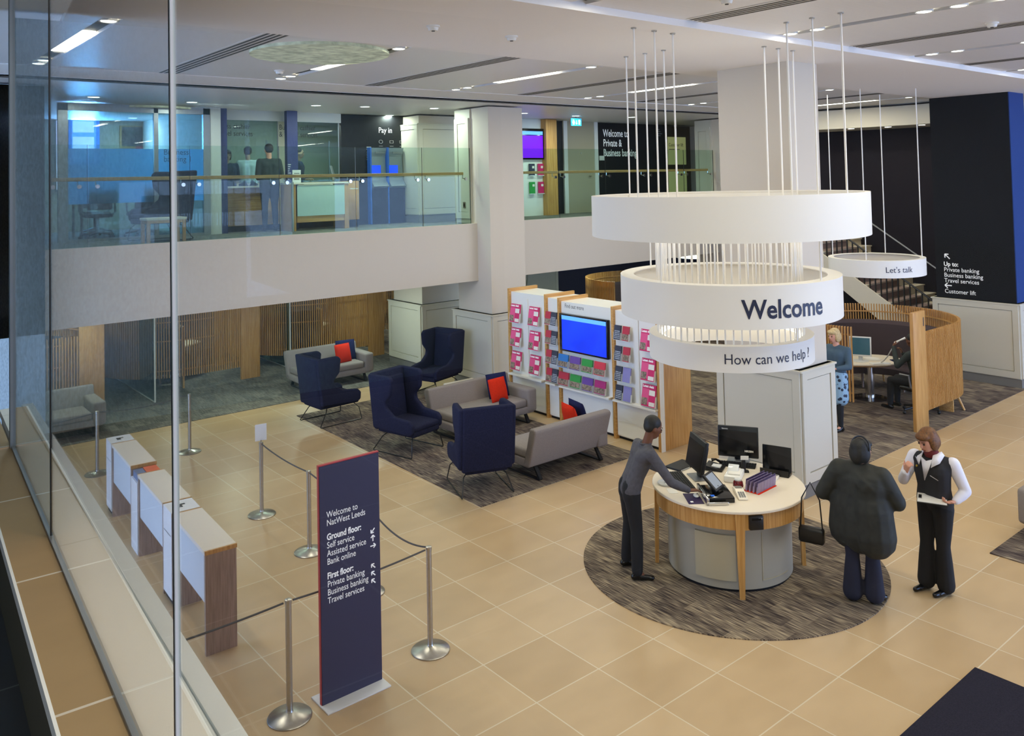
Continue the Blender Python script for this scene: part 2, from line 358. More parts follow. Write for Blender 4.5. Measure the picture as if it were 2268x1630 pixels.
# first-floor cladding on the gallery-edge columns
b = MB().mat('panel'); b.box(10.735,10.77,14.45,15.0,FF,ZB-.01); face_panel(b,'x',10.735,14.47,14.98,FF+.1,ZB-.2); cl = one('trim_4', b, None, 'olive cream wall panel with a socket on the side of the gallery column', 'panel', None, 'structure')
one('wall_socket', MB().mat('steel').box(10.70,10.715,14.62,14.70,FF+.32,FF+.45).mat('black').box(10.698,10.701,14.64,14.68,FF+.35,FF+.42), None, 'small steel double socket on the panelled column side', 'socket')
b = MB().mat('panel'); b.box(19.03,19.07,14.45,15.0,FF,ZB-.01); face_panel(b,'x',19.03,14.47,14.98,FF+.1,ZB-.2); one('trim_5', b, None, 'cream wall panel on the side of the column behind the big column', 'panel', None, 'structure')

# ---------------------------------------------------------------- glass front beside the camera (raised ledge, k is its scale about the eye)
K = .41; Z0 = CAMH*(1-K)
def fl(a, s): return lambda y: ((a+s*y)*K, y*K)      # a line on the ledge: x against y
L_drop, L_glass, L_step, L_edge = fl(1.03,.0615), fl(1.49,.0638), fl(2.08,.055), fl(2.24,.057)
def strip(la, lb, y0, y1, za, zb):
    a0, a1, b0, b1 = la(y0), la(y1), lb(y0), lb(y1)
    return MB().prism([a0,b0,b1,a1], za, zb)
def offs(l, d): return lambda y: (l(y)[0]+d, l(y)[1])
YA, YB, YC, YD = 16.63, 12.0, 5.92, -7.0
struct('trim_6', strip(L_drop, offs(L_glass,-.012), YD, YA+3, Z0-.05, Z0), 'ledge_tile', 'tan stone ledge outside the glass screen, lower left', 'ledge')
struct('trim_7', strip(offs(L_drop,-.012), L_drop, YD, YA+3, Z0-.05, Z0+.002), 'ledge_white', 'thin pale metal edge of the tan ledge', 'trim')
struct('wall_ledge', strip(offs(L_drop,-.004), offs(L_drop,.03), YD, YA+3, 2.18, Z0-.05), 'upstand', 'dark upstand below the tan ledge', 'wall')
struct('floor_landing', MB().prism([(-4,-3),(L_drop(-3/K)[0],-3),(L_drop(8.6/K)[0],8.6),(-4,8.6)],2.1,2.18), 'slate', 'dark slate floor of the landing at the lower left corner', 'floor')
struct('trim_8', strip(offs(L_glass,-.012), offs(L_glass,.016), YD, YA+.4, Z0-.03, Z0+.012), 'greymetal', 'grey metal channel holding the glass screen', 'trim')
struct('trim_9', strip(offs(L_glass,.016), L_step, YD, YA+3, Z0-.05, Z0+.001), 'white_slab', 'wide white ledge inside the glass screen', 'ledge')
struct('trim_10', strip(L_step, L_edge, YD, YA+3, Z0-.05, Z0+.014), 'ledge_white', 'raised white lip along the inner edge of the ledge', 'ledge')
struct('wall_front', strip(offs(L_glass,.03), offs(L_edge,-.002), YD, YA+3, 0, Z0-.05), 'wall', 'wall below the white ledge', 'wall')
GT = ZB
for i, (y0, y1, key) in enumerate(((YB,YA,'g_side'),(YC,YB,'g_front'),(YD,YC,'g_front'))):
    struct('window_%d' % (i+1), strip(offs(L_glass,-.002), offs(L_glass,.002), y0+.03, y1-.03, Z0+.01, GT), 'g_side' if i == 0 else 'g_front',
           ['narrow tinted glass pane at the far left of the glass screen','clear glass pane between the two dark joints at the left','large clear glass pane right of the black joint'][i], 'window')
def vstrip(la, y, w, d, mat): 
    x, yy = la(y); b = MB().mat(mat); b.T = Matrix.Translation((x,yy,0)) @ Matrix.Rotation(-.0613, 4, 'Z'); return b.box(-d,d,-w,w,Z0,GT)
b = vstrip(L_glass, YC, .0045, .007, 'frame_white'); 
b.mat('black').box(-.008,.008,.0045,.0145,Z0,GT); struct('trim_11', b, None, 'black and pale joint between two panes of the glass screen', 'glass joint')
struct('trim_12', vstrip(L_glass, YB, .006, .005, 'black'), None, 'thin black joint at the far left of the glass screen', 'glass joint')
x, y = L_glass(YA); struct('trim_13', MB().box(x-.02,x+.02,y-.02,y+.02,Z0,GT), 'greymetal', 'grey corner post of the glass screen at the left edge', 'post')
struct('window_4', MB().box(-3,x-.02,y-.003,y+.003,Z0+.01,GT), 'g_side', 'tinted glass return pane at the left edge', 'window')
struct('wall_landing', MB().box(-4.2,-4,-6,9,2.18,ZB), 'wallcool', 'pale wall of the landing beside the camera', 'wall')
t = thing('landing_fill_lamp', 'unseen fill lamp added to brighten the landing', 'ceiling light', (-2.6,-2.6,ZB))  # added unseen lamp, lights the landing mirrored in the glass
MB().box(-.5,.5,-.1,.1,.0,.02).build('diffuser','lampcool',t); area_lamp('lamp_glow',(0,0,-.012),(1.0,.2),330,(.88,.95,1.0),t,(math.radians(38),0,0))
struct('ceiling_landing', MB().box(-4,.6,-6,8.7,ZB,ZB+.05), 'wallcool', 'ceiling over the landing beside the camera', 'ceiling')
struct('wall_landing_end', MB().box(-4,1.2,8.6,8.7,2.18,ZB), 'weave_wall', 'blue grey woven screen at the end of the landing', 'wall')

# ---------------------------------------------------------------- ceiling lights
lin_src = None
def linear_light(x, y, L, label):
    t = thing('linear_ceiling_light', label, 'ceiling light', (x,y,ZC), 0, 'linear lights in the ceiling troughs')
    MB().box(-.07,.07,-L/2,L/2,.004,.03).build('diffuser', 'lamp', t)
    area_lamp('lamp_glow', (0,0,-.012), (.14, L), LIN_W, WARM, t)
def twin_spot(x, y, label, dx=0):
    t = thing('twin_spotlight', label, 'ceiling light', (x,y,ZC), 0, 'twin spotlights in the ceiling troughs')
    for s in (-1, 1):
        MB().mat('white').lathe([(.07,.0),(.085,-.006),(.085,.02)], 0, s*.17, 16).build('bezel', None, t)
        MB().cyl(0, s*.17, -.002, .02, .068, 16).build('lens', 'lamp', t)
    area_lamp('lamp_glow', (0,0,-.012), (.1,.44), SPOT_W, WARM, t)
TX = lambda k: 2.14+1.635*k
nm = ['first','second','third','fourth','fifth','sixth','seventh','eighth','ninth','tenth']
for i, k in enumerate((0,2,4,6,8,10)):
    linear_light(TX(k), 10.2, 1.45, 'white linear ceiling light between the two beams, %s from the left' % nm[i])
    twin_spot(TX(k), 8.52, 'twin ceiling spotlights just behind the wide beam, %s pair from the left' % nm[i])
    twin_spot(TX(k), 11.9, 'twin ceiling spotlights beside the gallery beam, %s pair from the left' % nm[i])
for i, k in enumerate((0,2,4,6,8,10)):
    linear_light(TX(k), 2.4, 1.6, 'white linear ceiling light in the front bay, %s from the left' % nm[i])
    twin_spot(TX(k), 5.1 if k != 4 else 5.25, 'twin ceiling spotlights just in front of the wide beam, %s pair from the left' % nm[i])
    twin_spot(TX(k), 3.72 if k != 6 else 3.9, 'twin ceiling spotlights midway along the front bay trough, %s pair from the left' % nm[i])
def slot_grille(x, y0, y1, label):
    b = MB().mat('ceil').box(x-.16,x+.16,y0,y1,ZC-.006,ZC-.002)
    for q in (-.105,-.035,.035,.105): b.mat('slot').box(x+q-.018,x+q+.018,y0+.02,y1-.02,ZC-.009,ZC-.006)
    one('air_grille', b, None, label, 'air grille', 'slot grilles in the ceiling')
for i, k in enumerate((1,3,5,7,9)): slot_grille(TX(k), 8.2, 12.2, 'dark slotted ceiling grille between the beams, %s from the left' % nm[i])
for i, k in enumerate((1,3,5,7)): slot_grille(TX(k), .5, 5.5, 'dark slotted ceiling grille in the front bay, %s from the left' % nm[i])
DL = [(5.33,15.81),(7.66,15.45),(7.67,17.4),(8.68,15.29),(8.7,17.4),(10.3,17.0),(10.2,15.0),(12.9,15.2),(16.45,15.0),(5.4,19.9),(5.4,21.5),(3.6,15.6),(14.7,15.3)]
for i, (x, y) in enumerate(DL):
    t = thing('downlight', 'round downlight in the gallery ceiling, %s' % ['over the wing chair','over the blue post','in front of the left cashier window','over the cashier desk','in front of the right cashier window','above the pay-in wall','beside the panelled upstairs column','beside the upstairs leaflet screen','in front of the black welcome wall','inside the meeting room','deep inside the meeting room','at the left end of the gallery','over the gallery rail right of the column'][i], 'downlight', (x,y,ZB+.03), 0, 'round downlights over the gallery')
    MB().mat('white').lathe([(.09,0),(.12,-.008),(.12,.01)], 0, 0, 20).build('bezel', None, t)
    MB().cyl(0,0,-.003,.01,.09,20).build('lens', 'lampcool', t)
    area_lamp('lamp_glow', (0,0,-.012), (.17,.17), DOWN_W, COOLW, t)
for i, (x, y) in enumerate([(3.6,16.6),(6.3,16.4),(9.3,16.6),(6.3,20.0),(9.6,20.0),(13.2,16.0),(16.6,16.2),(20,16.2),(14,21),(3.0,19.6)]):  # unseen lamps added to light the space under the gallery
    t = thing('downlight', 'unseen fill lamp added beneath the gallery, over %s' % ['the slatted booth at the left edge','the carpet before the second booth','the far grey sofa','the second slatted booth','the third slatted booth','the panelled glass door','the booth behind the leaflet shelves','the far right aisle','the deep back area','the inside of the leftmost booth'][i], 'downlight', (x,y,SB), 0, 'fill lamps added beneath the gallery')
    MB().cyl(0,0,-.004,.01,.09,20).build('lens', 'lampcool', t)
    area_lamp('lamp_glow', (0,0,-.012), (.3,.3), UNDER_W, COOLW, t)
for (x, y, r, lb) in ((4.74,9.42,.83,'large round glowing disc for a lamp reflection, beside the slotted grille'),(5.0,17.2,.85,'large round glowing disc for a lamp reflection, over the upstairs meeting room')):  # glowing discs stand in for lamp reflections on the glass screen
    t = thing('reflection_disc', lb, 'lamp reflection', (x,y,ZB if y > 12 else ZC), 0, 'discs for lamp reflections')
    MB().cyl(0,0,-.035,-.004,r,48).build('disc_face', 'reflection_weave', t)
    MB().lathe([(r,-.036),(r+.008,-.036),(r+.008,.0),(r,.0)],0,0,48).build('rim', 'reflection_weave', t)
def det(x, y, z, lb): 
    t = thing('smoke_detector', lb, 'smoke detector', (x,y,z), 0); MB().lathe([(0,-.05),(.045,-.05),(.055,-.02),(.07,-.015),(.07,.0)],0,0,20).build('housing','white',t); MB().cyl(0,0,-.056,-.05,.018,10).build('sensor','black',t)
det(5.0,11.2,ZC,'small white smoke detector on the ceiling below the reflection disc'); det(5.75,6.95,ZB,'small smoke detector under the wide beam near the photo top'); det(6.42,4.65,ZC,'white smoke detector at the top edge of the photo in the front bay')
det(10.0,3.75,ZC,'small smoke detector in the front bay at the upper right'); det(4.7,6.9,ZB,'small pale sensor under the wide beam above the reflection disc')
# ================================================================ WELCOME AREA
PC = (7.97, 5.87)
one('round_rug', MB().cyl(7.96,5.95,.0,.012,1.655,96), 'carpet_round', 'round brown streaked rug beneath the welcome desk', 'rug')
one('lounge_rug', MB().prism([(6.82,9.10),(9.95,9.10),(9.95,15.0),(6.95,15.0)],0,.011), 'carpet', 'large rectangular brown streaked rug under the lounge chairs', 'rug')
one('corner_rug', MB().prism([(10.25,4.10),(13.5,4.10),(13.5,1.4),(10.25,1.4)],0,.011), 'carpet', 'grey streaked rug under the sofa at the right edge', 'rug')
M('mat', '2A2833', .95, bump=.6, bscale=120, noise=.25, nscale=90, spec=.1)
one('entrance_mat', MB().prism([(4.9,3.28),(7.80,3.28),(7.80,1.2),(4.9,1.2)],0,.014), 'mat', 'dark charcoal entrance mat at the lower right corner', 'mat')

# hanging drum lamp with the greeting
def ring_prof(r, z0, z1, t): return [(r,z0),(r,z1),(r-t,z1),(r-t,z1-.012),(r-.035,z1-.03),(r-.035,z0),(r,z0)]
lamp = thing('pendant_lamp', 'tiered white drum pendant lettered Welcome, hanging over the round desk', 'pendant lamp', (PC[0],PC[1],0))
rings = []; M('lampsoft', 'FFF6EA', .5, emit=3.2)
for r, z0, z1, t in ((1.524,3.69,4.145,.05),(1.213,2.81,3.245,.15),(.902,2.315,2.585,.11)):
    rings.append(MB().lathe(ring_prof(r,z0,z1,t),0,0,96).build('drum_ring', 'ring', lamp))
o = text_ring('lettering', 'Welcome', .262, 'text_navy', (0,0), 1.216, 2.925, math.radians(222.2), rings[1], bold=.022, xs=.885)
o = text_ring('lettering', 'How can we help ?', .150, 'text_navy', (0,0), .905, 2.405, math.radians(211.8), rings[2], bold=.0, xs=.93)
for a in (180, 90, 0, 270):
    for i, (r, zb) in enumerate(((1.47,4.14),(1.15,3.24),(.85,2.58))):
        x, y = r*math.cos(math.radians(a)), r*math.sin(math.radians(a))
        zt = ZB if 5.55 < PC[1]+y < 8.15 else ZC
        MB().mat('cord').tube([(x,y,zb-.05),(x,y,zt)], .011, 6).mat('steel').cyl(x,y,zt-.012,zt,.03,10).build('suspension_rod', None, lamp)
b = MB()
for i in range(60):
    a = 2*PI*(i+.5)/60; x, y = .80*math.cos(a), .80*math.sin(a); b.tube([(x,y,2.55),(x,y,3.72)], .0095, 5, False)
b.build('cord_fringe', 'cord', lamp)
b = MB().lathe([(.74,2.55),(.88,2.55),(.88,2.565),(.74,2.565)],0,0,64).build('diffuser', 'lampsoft', lamp)
MB().lathe([(.72,3.72),(.92,3.72),(.92,3.735),(.72,3.735)],0,0,64).build('diffuser', 'lampsoft', lamp)
def small_pendant(loc, r, z0, z1, top, label, words, a0=None):
    t = thing('pendant_lamp', label, 'pendant lamp', (loc[0],loc[1],0))
    g = MB().lathe(ring_prof(r,z0,z1,.10),0,0,72).build('drum_ring','ring',t)
    if words: text_ring('lettering', words, .150, 'text_navy', (0,0), r+.003, z0+.10, a0, g, xs=.95)
    for a in (15,105,195,285):
        x, y = (r-.06)*math.cos(math.radians(a)), (r-.06)*math.sin(math.radians(a)); MB().tube([(x,y,z1-.03),(x,y,top)], .010, 6).build('suspension_rod','cord',t)
    return t
small_pendant((15.66,8.10), .864, 2.41, 2.725, ZB, 'smaller white drum pendant with navy lettering, over the numbered booth', "Let's talk", math.radians(217))
small_pendant((21.0,16.5), .80, 1.86, 2.09, SB, 'distant plain white drum pendant seen through the fringe of the big lamp', None)

# round welcome desk
desk = thing('welcome_desk', 'round oak welcome desk with a cream top and a grey drum base', 'desk', (7.88,5.90,.012))
DZ = .90-.012
MB().lathe([(0,DZ-.032),(.815,DZ-.032),(.833,DZ-.026),(.833,DZ-.006),(.828,DZ),(0,DZ)],0,0,96).build('desk_top','top_cream',desk)
ap = MB().lathe([(.80,DZ-.20),(.80,DZ-.032),(.76,DZ-.032),(.76,DZ-.20),(.80,DZ-.20)],0,0,96).build('apron','oak',desk)
for a in (225,135,315,45):
    t = math.radians(a); b = MB(); b.T = Matrix.Rotation(t,4,'Z')
    b.add([(.765,-.05,DZ-.03),(.812,-.05,DZ-.03),(.812,.05,DZ-.03),(.765,.05,DZ-.03),(.785,-.026,0),(.825,-.026,0),(.825,.026,0),(.785,.026,0)],[(0,1,2,3),(7,6,5,4),(0,4,5,1),(1,5,6,2),(2,6,7,3),(3,7,4,0)],False)
    b.build('leg','oak',desk)
M('deskgrey','A39C8C',.55); M('deskcream','B3A88C',.5)
dr = MB().lathe([(.672,.03),(.672,.69),(.0,.69)],0,0,96).build('drum_base','deskgrey',desk)
MB().lathe([(.655,.0),(.655,.03)],0,0,64).build('plinth','dark',dr)
MB().lathe([(.674,.115),(.692,.12),(.692,.585),(.674,.59)],0,0,20,math.radians(186),math.radians(222)).build('cupboard_door','deskcream',dr)
b = MB().mat('deskcream').lathe([(.673,.11),(.678,.11),(.678,.118),(.673,.118)],0,0,16,math.radians(246),math.radians(279)).lathe([(.673,.11),(.678,.11),(.678,.60),(.673,.60)],0,0,1,math.radians(246),math.radians(246.7)); b.build('door_edge',None,dr)
b = MB(); b.T = Matrix.Rotation(math.radians(236.3),4,'Z'); b.mat('black').rbox(.795,.84,-.073,.073,DZ-.185,DZ-.045,.006).mat('blackgloss').box(.838,.846,-.05,.045,DZ-.085,DZ-.065).mat('greymetal').box(.84,.843,.02,.06,DZ-.075,DZ-.062)
one_printer = b.build('receipt_printer', None, desk); one_printer['label'] = 'black receipt printer set in the oak apron'

def frame(loc, u):
    """matrix with local x along plan vector u, origin loc"""
    a = math.atan2(u[1],u[0]); return loc, a
DT = .9005
def desk_thing(name, label, cat, x, y, u, group=None): return thing(name, label, cat, (x,y,DT), math.atan2(u[1],u[0]), group)
# monitors: local x = screen width, screen looks along local -y
def monitor(label, x, y, u, w, h, tilt, zb, brand=None, stand='foot'):
    t = desk_thing('computer_monitor', label, 'monitor', x, y, u)
    b = MB(); b.T = Matrix.Translation((0,0,zb)) @ Matrix.Rotation(-tilt,4,'X'); b.mat('black').rbox(-w/2,w/2,-.02,.025,0,h,.008).rbox(-w/2+.06,w/2-.06,.02,.06,.05,h-.06,.012); bz = b.build('screen_housing',None,t)
    b = MB(); b.T = Matrix.Translation((0,0,zb)) @ Matrix.Rotation(-tilt,4,'X'); b.box(-w/2+.018,w/2-.018,-.0225,-.019,.025,h-.055).build('screen','blackgloss',t)
    b = MB().mat('greymetal').rbox(-.13,.13,-.045,.11,0,.012,.005).mat('black').rbox(-.05,.05,.045,.085,.01,zb+h*.5,.008); b.build('stand',None,t)
    if brand:
        R = Matrix.Translation((0,0,zb)) @ Matrix.Rotation(-tilt,4,'X'); og = R @ Vector((-w/2+.05,-.0235,h-.042)); up = R.to_3x3() @ Vector((0,0,1))
        text('maker_name', brand, .026, 'frame_white', og, (1,0,0), up, t, bold=.02)
    return t
monitor('black monitor turned to the person in grey, left side of the welcome desk', 7.74, 6.25, (-.50,-.866), .47, .36, .20, .10)
m2 = monitor('wide black monitor facing the photo from the back of the welcome desk', 8.57, 6.245, (.50,-.866), .475, .36, .10, .05, 'lenovo')
text('sticker', 'NR2204', .03, 'top_cream', (.08,-.045,.13), (1,0,0), (0,.1,1), m2, bold=.06)
def keyboard(label, x, y, u, w):
    t = desk_thing('keyboard', label, 'keyboard', x, y, u); MB().rbox(-w/2,w/2,-.08,.08,0,.016,.004).build('case','black',t)
    b = MB()
    for r in range(5):
        for c in range(int(w/.03)): b.box(-w/2+.012+c*.03, -w/2+.036+c*.03, -.068+r*.028, -.046+r*.028, .016, .023)
    b.build('keys','greymetal' if w < .3 else 'dark',t); return t
keyboard('black keyboard under the left hand of the person at the desk', 7.545, 6.275, (.56,.83), .56)
keyboard('black keyboard lying in front of the wide back monitor', 8.435, 6.165, (.50,-.866), .42)
t = desk_thing('laptop', 'closed dark laptop on the far left of the welcome desk', 'laptop', 7.93, 6.59, (.9,.05)); MB().rbox(-.17,.17,-.10,.12,0,.022,.006).build('lid','dark',t); b = MB().mat('frame_white')
for i in range(9): b.box(-.15+i*.02,-.138+i*.02,-.103,-.099,.004,.016)
b.build('ports',None,t)
M('purple_mat','2E1C4A',.7)
t = desk_thing('mouse_mat', 'dark purple mouse mat by the right hand of the person in grey', 'mouse mat', 7.265, 5.83, (.62,.78)); MB().rbox(-.15,.15,-.035,.13,0,.004,.0015).build('pad','purple_mat',t); MB().box(-.11,-.075,.07,.10,.004,.0047).build('logo','text_white',t)
t = thing('computer_mouse', 'small white computer mouse on the purple mat under a hand', 'mouse', (7.290,5.872,DT+.004), .9); MB().ell((0,0,.012),(.052,.03,.017)).build('shell','gloss_white',t)
# signature terminal: black box, silver bar, tilted tablet
t = desk_thing('payment_terminal', 'black counter terminal with a tilted grey screen and silver edge', 'terminal', 7.47, 5.735, (.62,.78))
MB().rbox(-.20,.20,-.14,.15,0,.055,.008).build('base','blackgloss',t)
b = MB().rbox(-.26,.20,.145,.172,0,.075,.006); b.rbox(-.26,-.235,-.06,.172,0,.03,.006); b.build('silver_bar','chrome',t)
R = Matrix.Translation((.03,.03,.15)) @ Matrix.Rotation(.9,4,'Z') @ Matrix.Rotation(-.75,4,'Y')
b = MB(); b.T = R; b.rbox(-.105,.105,-.105,.105,-.014,.014,.008); sc = b.build('tablet','black',t)
b = MB(); b.T = R; b.box(-.08,.08,-.08,.08,.0142,.0152); M('tabscreen','8A929E',.3,emit=.25); b.build('tablet_screen','tabscreen',sc)
MB().rbox(-.02,.06,-.02,.06,.05,.12,.01).build('neck','black',t)
M('bluebutton','2F6BD8',.4,emit=.4); MB().box(-.15,-.11,.06,.10,.055,.058).box(.12,.16,-.06,-.02,.055,.058).build('buttons','bluebutton',t)
def reader(name, label, x, y, u, s=1.0):
    t = desk_thing(name, label, 'card reader' if name == 'card_reader' else 'phone', x, y, u)
    MB().slab([(-.15*s,0),(.14*s,0),(.15*s,.045*s),(.05*s,.055*s),(-.15*s,.02*s)], .10*s, .008).build('body','top_white',t)
    b = MB(); b.T = Matrix.Translation((-.05*s,0,.0375*s)) @ Matrix.Rotation(-.175,4,'Y')
    for i in range(4):
        for j in range(3): b.box(-.075*s+i*.028*s,-.055*s+i*.028*s,-.032*s+j*.024*s,-.015*s+j*.024*s,.0,.007*s)
    b.build('keypad','greymetal',t); MB().box(.055*s,.125*s,-.035*s,.035*s,.0535*s,.057*s).build('display','skirt',t); return t
reader('card_reader', 'white card reader with a grey keypad, front of the welcome desk', 7.67, 5.58, (.66,.75))
reader('desk_phone', 'pale desk phone before the black leaflet stand on the welcome desk', 8.345, 5.60, (.9,.3), .62)
# leaflet rack
rk = desk_thing('leaflet_rack', 'clear rack of small purple leaflets on the welcome desk', 'leaflet rack', 8.00, 5.56, (1,.06))
MB().rbox(-.185,.185,-.10,.09,0,.008,.003).build('tray','redfab',rk)
for r in range(4):
    for c in range(6):
        b = MB(); b.T = Matrix.Translation((-.155+c*.062,-.075+r*.045,.008)) @ Matrix.Rotation(.12,4,'X'); M('leaf_purple','8E7F9E',.4); M('leaf_deep','3C2E5C',.5)
        b.mat('leaf_purple').box(-.029,.029,-.009,.009,0,.11).mat('leaf_deep').box(-.0295,.0295,.0,.0095,.07,.128); b.build('card_stack',None,rk)
t = desk_thing('leaflet_stand', 'black upright stand with a glossy shelf, right of the welcome desk', 'stand', 8.53, 5.70, (.3,-.954))
MB().slab([(-.05,.0),(.06,0),(.06,.30),(.045,.30),(.03,.03),(-.05,.03)],.33,.004,axis='x').build('back_panel','blackgloss',t); MB().box(-.16,.16,-.09,-.085,.0,.07).box(-.165,.165,-.085,.05,.0,.006).build('lip','black',t)
t = desk_thing('paper_tray', 'white paper tray with forms in the middle of the welcome desk', 'tray', 8.05, 5.93, (.9,.45)); MB().rbox(-.16,.16,-.09,.09,0,.07,.012).build('tray','gloss_white',t); b = MB(); b.T = Matrix.Rotation(.1,4,'Z'); b.box(-.10,.10,-.07,.06,.07,.082).build('forms','white',t); b = MB(); b.T = Matrix.Translation((.05,.02,.08)) @ Matrix.Rotation(-.3,4,'Y'); b.rbox(-.10,.08,-.06,.06,0,.02,.006).build('lid','acrylic',t)
M('candy','6A1C1C',.2,noise=.8,nscale=55); t = desk_thing('sweet_jar','small round jar of dark red sweets on the welcome desk','jar',7.83,5.72,(1,0)); MB().lathe([(0,0),(.042,0),(.058,.03),(.05,.075),(.035,.09),(0,.09)],0,0,20).build('jar','candy',t); MB().lathe([(.0,.09),(.04,.09),(.038,.105),(.0,.105)],0,0,16).build('lid','acrylic',t)
t = desk_thing('desk_telephone','black office telephone before the wide back monitor','phone',8.15,6.28,(.4,-.9)); MB().slab([(-.11,0),(.11,0),(.11,.02),(-.09,.06)],.2,.006).build('base','black',t); MB().tube([(-.05,.07,.075),(0,.08,.085),(.07,.07,.06)],[.02,.012,.02],8).build('handset','blackgloss',t); MB().box(-.02,.08,-.07,.03,.036,.05).build('buttons','frame_white',t)
t = desk_thing('name_stand','small black stand with a white tag, middle of the desk','stand',8.30,5.97,(.7,-.7)); MB().slab([(-.05,0),(.05,0),(.05,.02),(.015,.03),(.01,.16),(-.02,.16)],.05,.004).build('stand','black',t); b=MB(); b.T=Matrix.Translation((0,0,.16)) @ Matrix.Rotation(.3,4,'X'); b.box(-.045,.045,-.03,-.025,0,.05).build('tag','white',t)
t = desk_thing('clutter_dish','clear tray of white slips and coins beside the left keyboard','tray',7.36,6.34,(.56,.83)); MB().lathe([(0,0),(.09,0),(.10,.02),(.095,.02),(.085,.005),(0,.005)],0,0,24).build('dish','acrylic',t)
b = MB()
for i in range(12): a = random.random()*6.28; q = random.random()*.065; b.rbox(q*math.cos(a)-.014,q*math.cos(a)+.014,q*math.sin(a)-.009,q*math.sin(a)+.009,.005+.002*i,.011+.002*i,.002,1)
b.build('slips','gloss_white',t)
t = desk_thing('paper_sheet','white sheet of paper at the left edge of the welcome desk','paper',7.24,6.16,(.6,.8)); MB().box(-.075,.075,-.05,.05,0,.002).build('sheet','white',t)

# ================================================================ STANCHIONS, ROPES AND THE DIRECTORY SIGN
def stanchion(x, y, label):
    t = thing('rope_stanchion', label, 'stanchion', (x,y,0), 0, 'brushed steel rope stanchions')
    MB().lathe([(0,0),(.178,0),(.180,.008),(.172,.016),(.03,.048),(.026,.06),(0,.06)],0,0,48).build('base','steel',t)
    MB().lathe([(.026,.05),(.026,.915),(.029,.918),(.029,.948),(.022,.952),(0,.952)],0,0,24).build('post','steel',t); return t
stc = stanchion(4.40,6.70,'steel stanchion standing right of the tall navy sign')
dup(stc,'steel stanchion nearest the photo, left of the navy sign foot',(2.985,6.65,0)); dup(stc,'steel stanchion with a white notice above it',(4.53,10.88,0))
dup(stc,'steel stanchion just behind the navy sign, left of its top',(4.50,9.41,0)); dup(stc,'steel stanchion hidden behind the navy sign but for its base rim',(4.52,8.07,0))
dup(stc,'steel stanchion by the carpet edge, right of the black glass joint',(4.71,14.23,0)); dup(stc,'steel stanchion left of the self-service counters, seen through the tinted glass',(3.29,14.15,0))
def rope(a, b, sag, label):
    a, b = Vector((a[0],a[1],.93)), Vector((b[0],b[1],.93)); d = (b-a).normalized(); a = a+d*.042; b = b-d*.042
    pts = [a.lerp(b,i/14)+Vector((0,0,-sag*4*(i/14)*(1-i/14))) for i in range(15)]
    one('barrier_rope', MB().tube(pts,.0085,8), 'rope', label, 'rope', 'thin grey barrier ropes')
rope((4.53,10.88),(4.50,9.41),.03,'grey rope from the notice stanchion to the one behind the sign')
rope((4.50,9.41),(4.52,8.07),.04,'grey rope running behind the top of the navy sign'); rope((4.52,8.07),(4.40,6.70),.10,'sagging grey rope from behind the sign to the right stanchion')
rope((4.40,6.70),(2.985,6.65),.02,'grey rope passing behind the middle of the navy sign'); rope((2.985,6.65),(1.32,6.72),.03,'grey rope from the nearest stanchion to the ledge')
rope((4.71,14.23),(3.29,14.15),.05,'dark rope between the two stanchions at the carpet edge'); rope((3.29,14.15),(1.6,14.1),.05,'dark rope running left from the stanchion behind the counters')
t = thing('notice', 'blank white notice card over the middle stanchion', 'notice', (4.53,10.88,.952)); 
b = MB(); b.T = Matrix.Rotation(math.radians(-8),4,'Z'); b.box(-.075,.075,-.003,.003,.02,.235).build('card','frame_white',t); MB().cyl(0,0,-.0,.03,.008,8).build('clip','steel',t)
sg = thing('directory_sign', 'tall navy directory sign with white lettering on a steel foot', 'sign', (3.53,6.60,0))
MB().rbox(-.30,.30,-.145,.165,0,.014,.004).build('foot','frame_white',sg)
M('signnavy','2A2848',.55); M('signred','B9383C',.5)
MB().box(-.285,.285,-.016,.016,.014,1.975).build('panel','signnavy',sg)
MB().box(-.290,.290,-.008,.021,.014,1.985).build('edge','signred',sg)
zz = 1.54; sx = -.225
for body, bold in (('Welcome to',.004),('NatWest Leeds',.004),(None,0),('Ground floor:',.03),('Self service',0.003),('Assisted service',0.003),('Bank online',0.003),(None,0),('First floor:',.03),('Private banking',0.003),('Business banking',0.003),('Travel services',0.003)):
    if body: text('lettering', body, .074, 'text_white', (sx,-.0175,zz), (1,0,0), (0,0,1), sg, bold=bold, xs=.78)
    zz -= .068 if body else .050
def arrow(parent, x, z, ang, s=.03, y=-.0175, mat='text_white', w=.005):
    b = MB(); b.T = Matrix.Translation((x,y,z)) @ Matrix.Rotation(-ang,4,'Y')
    def bar(p,q):
        p=Vector((p[0],0,p[1])); q=Vector((q[0],0,q[1])); n=Vector((-(q-p).z,0,(q-p).x)).normalized()*w; b.quad(p-n,q-n,q+n,p+n)
    bar((-s,0),(s,0)); bar((s,0),(s*.2,s*.75)); bar((s,0),(s*.2,-s*.75)); return b.build('arrow',mat,parent)
for z, a in ((1.315,225),(1.250,90),(1.185,0),(1.01,135),(.945,135),(.880,135)): arrow(sg, .215, z, math.radians(a), .026)

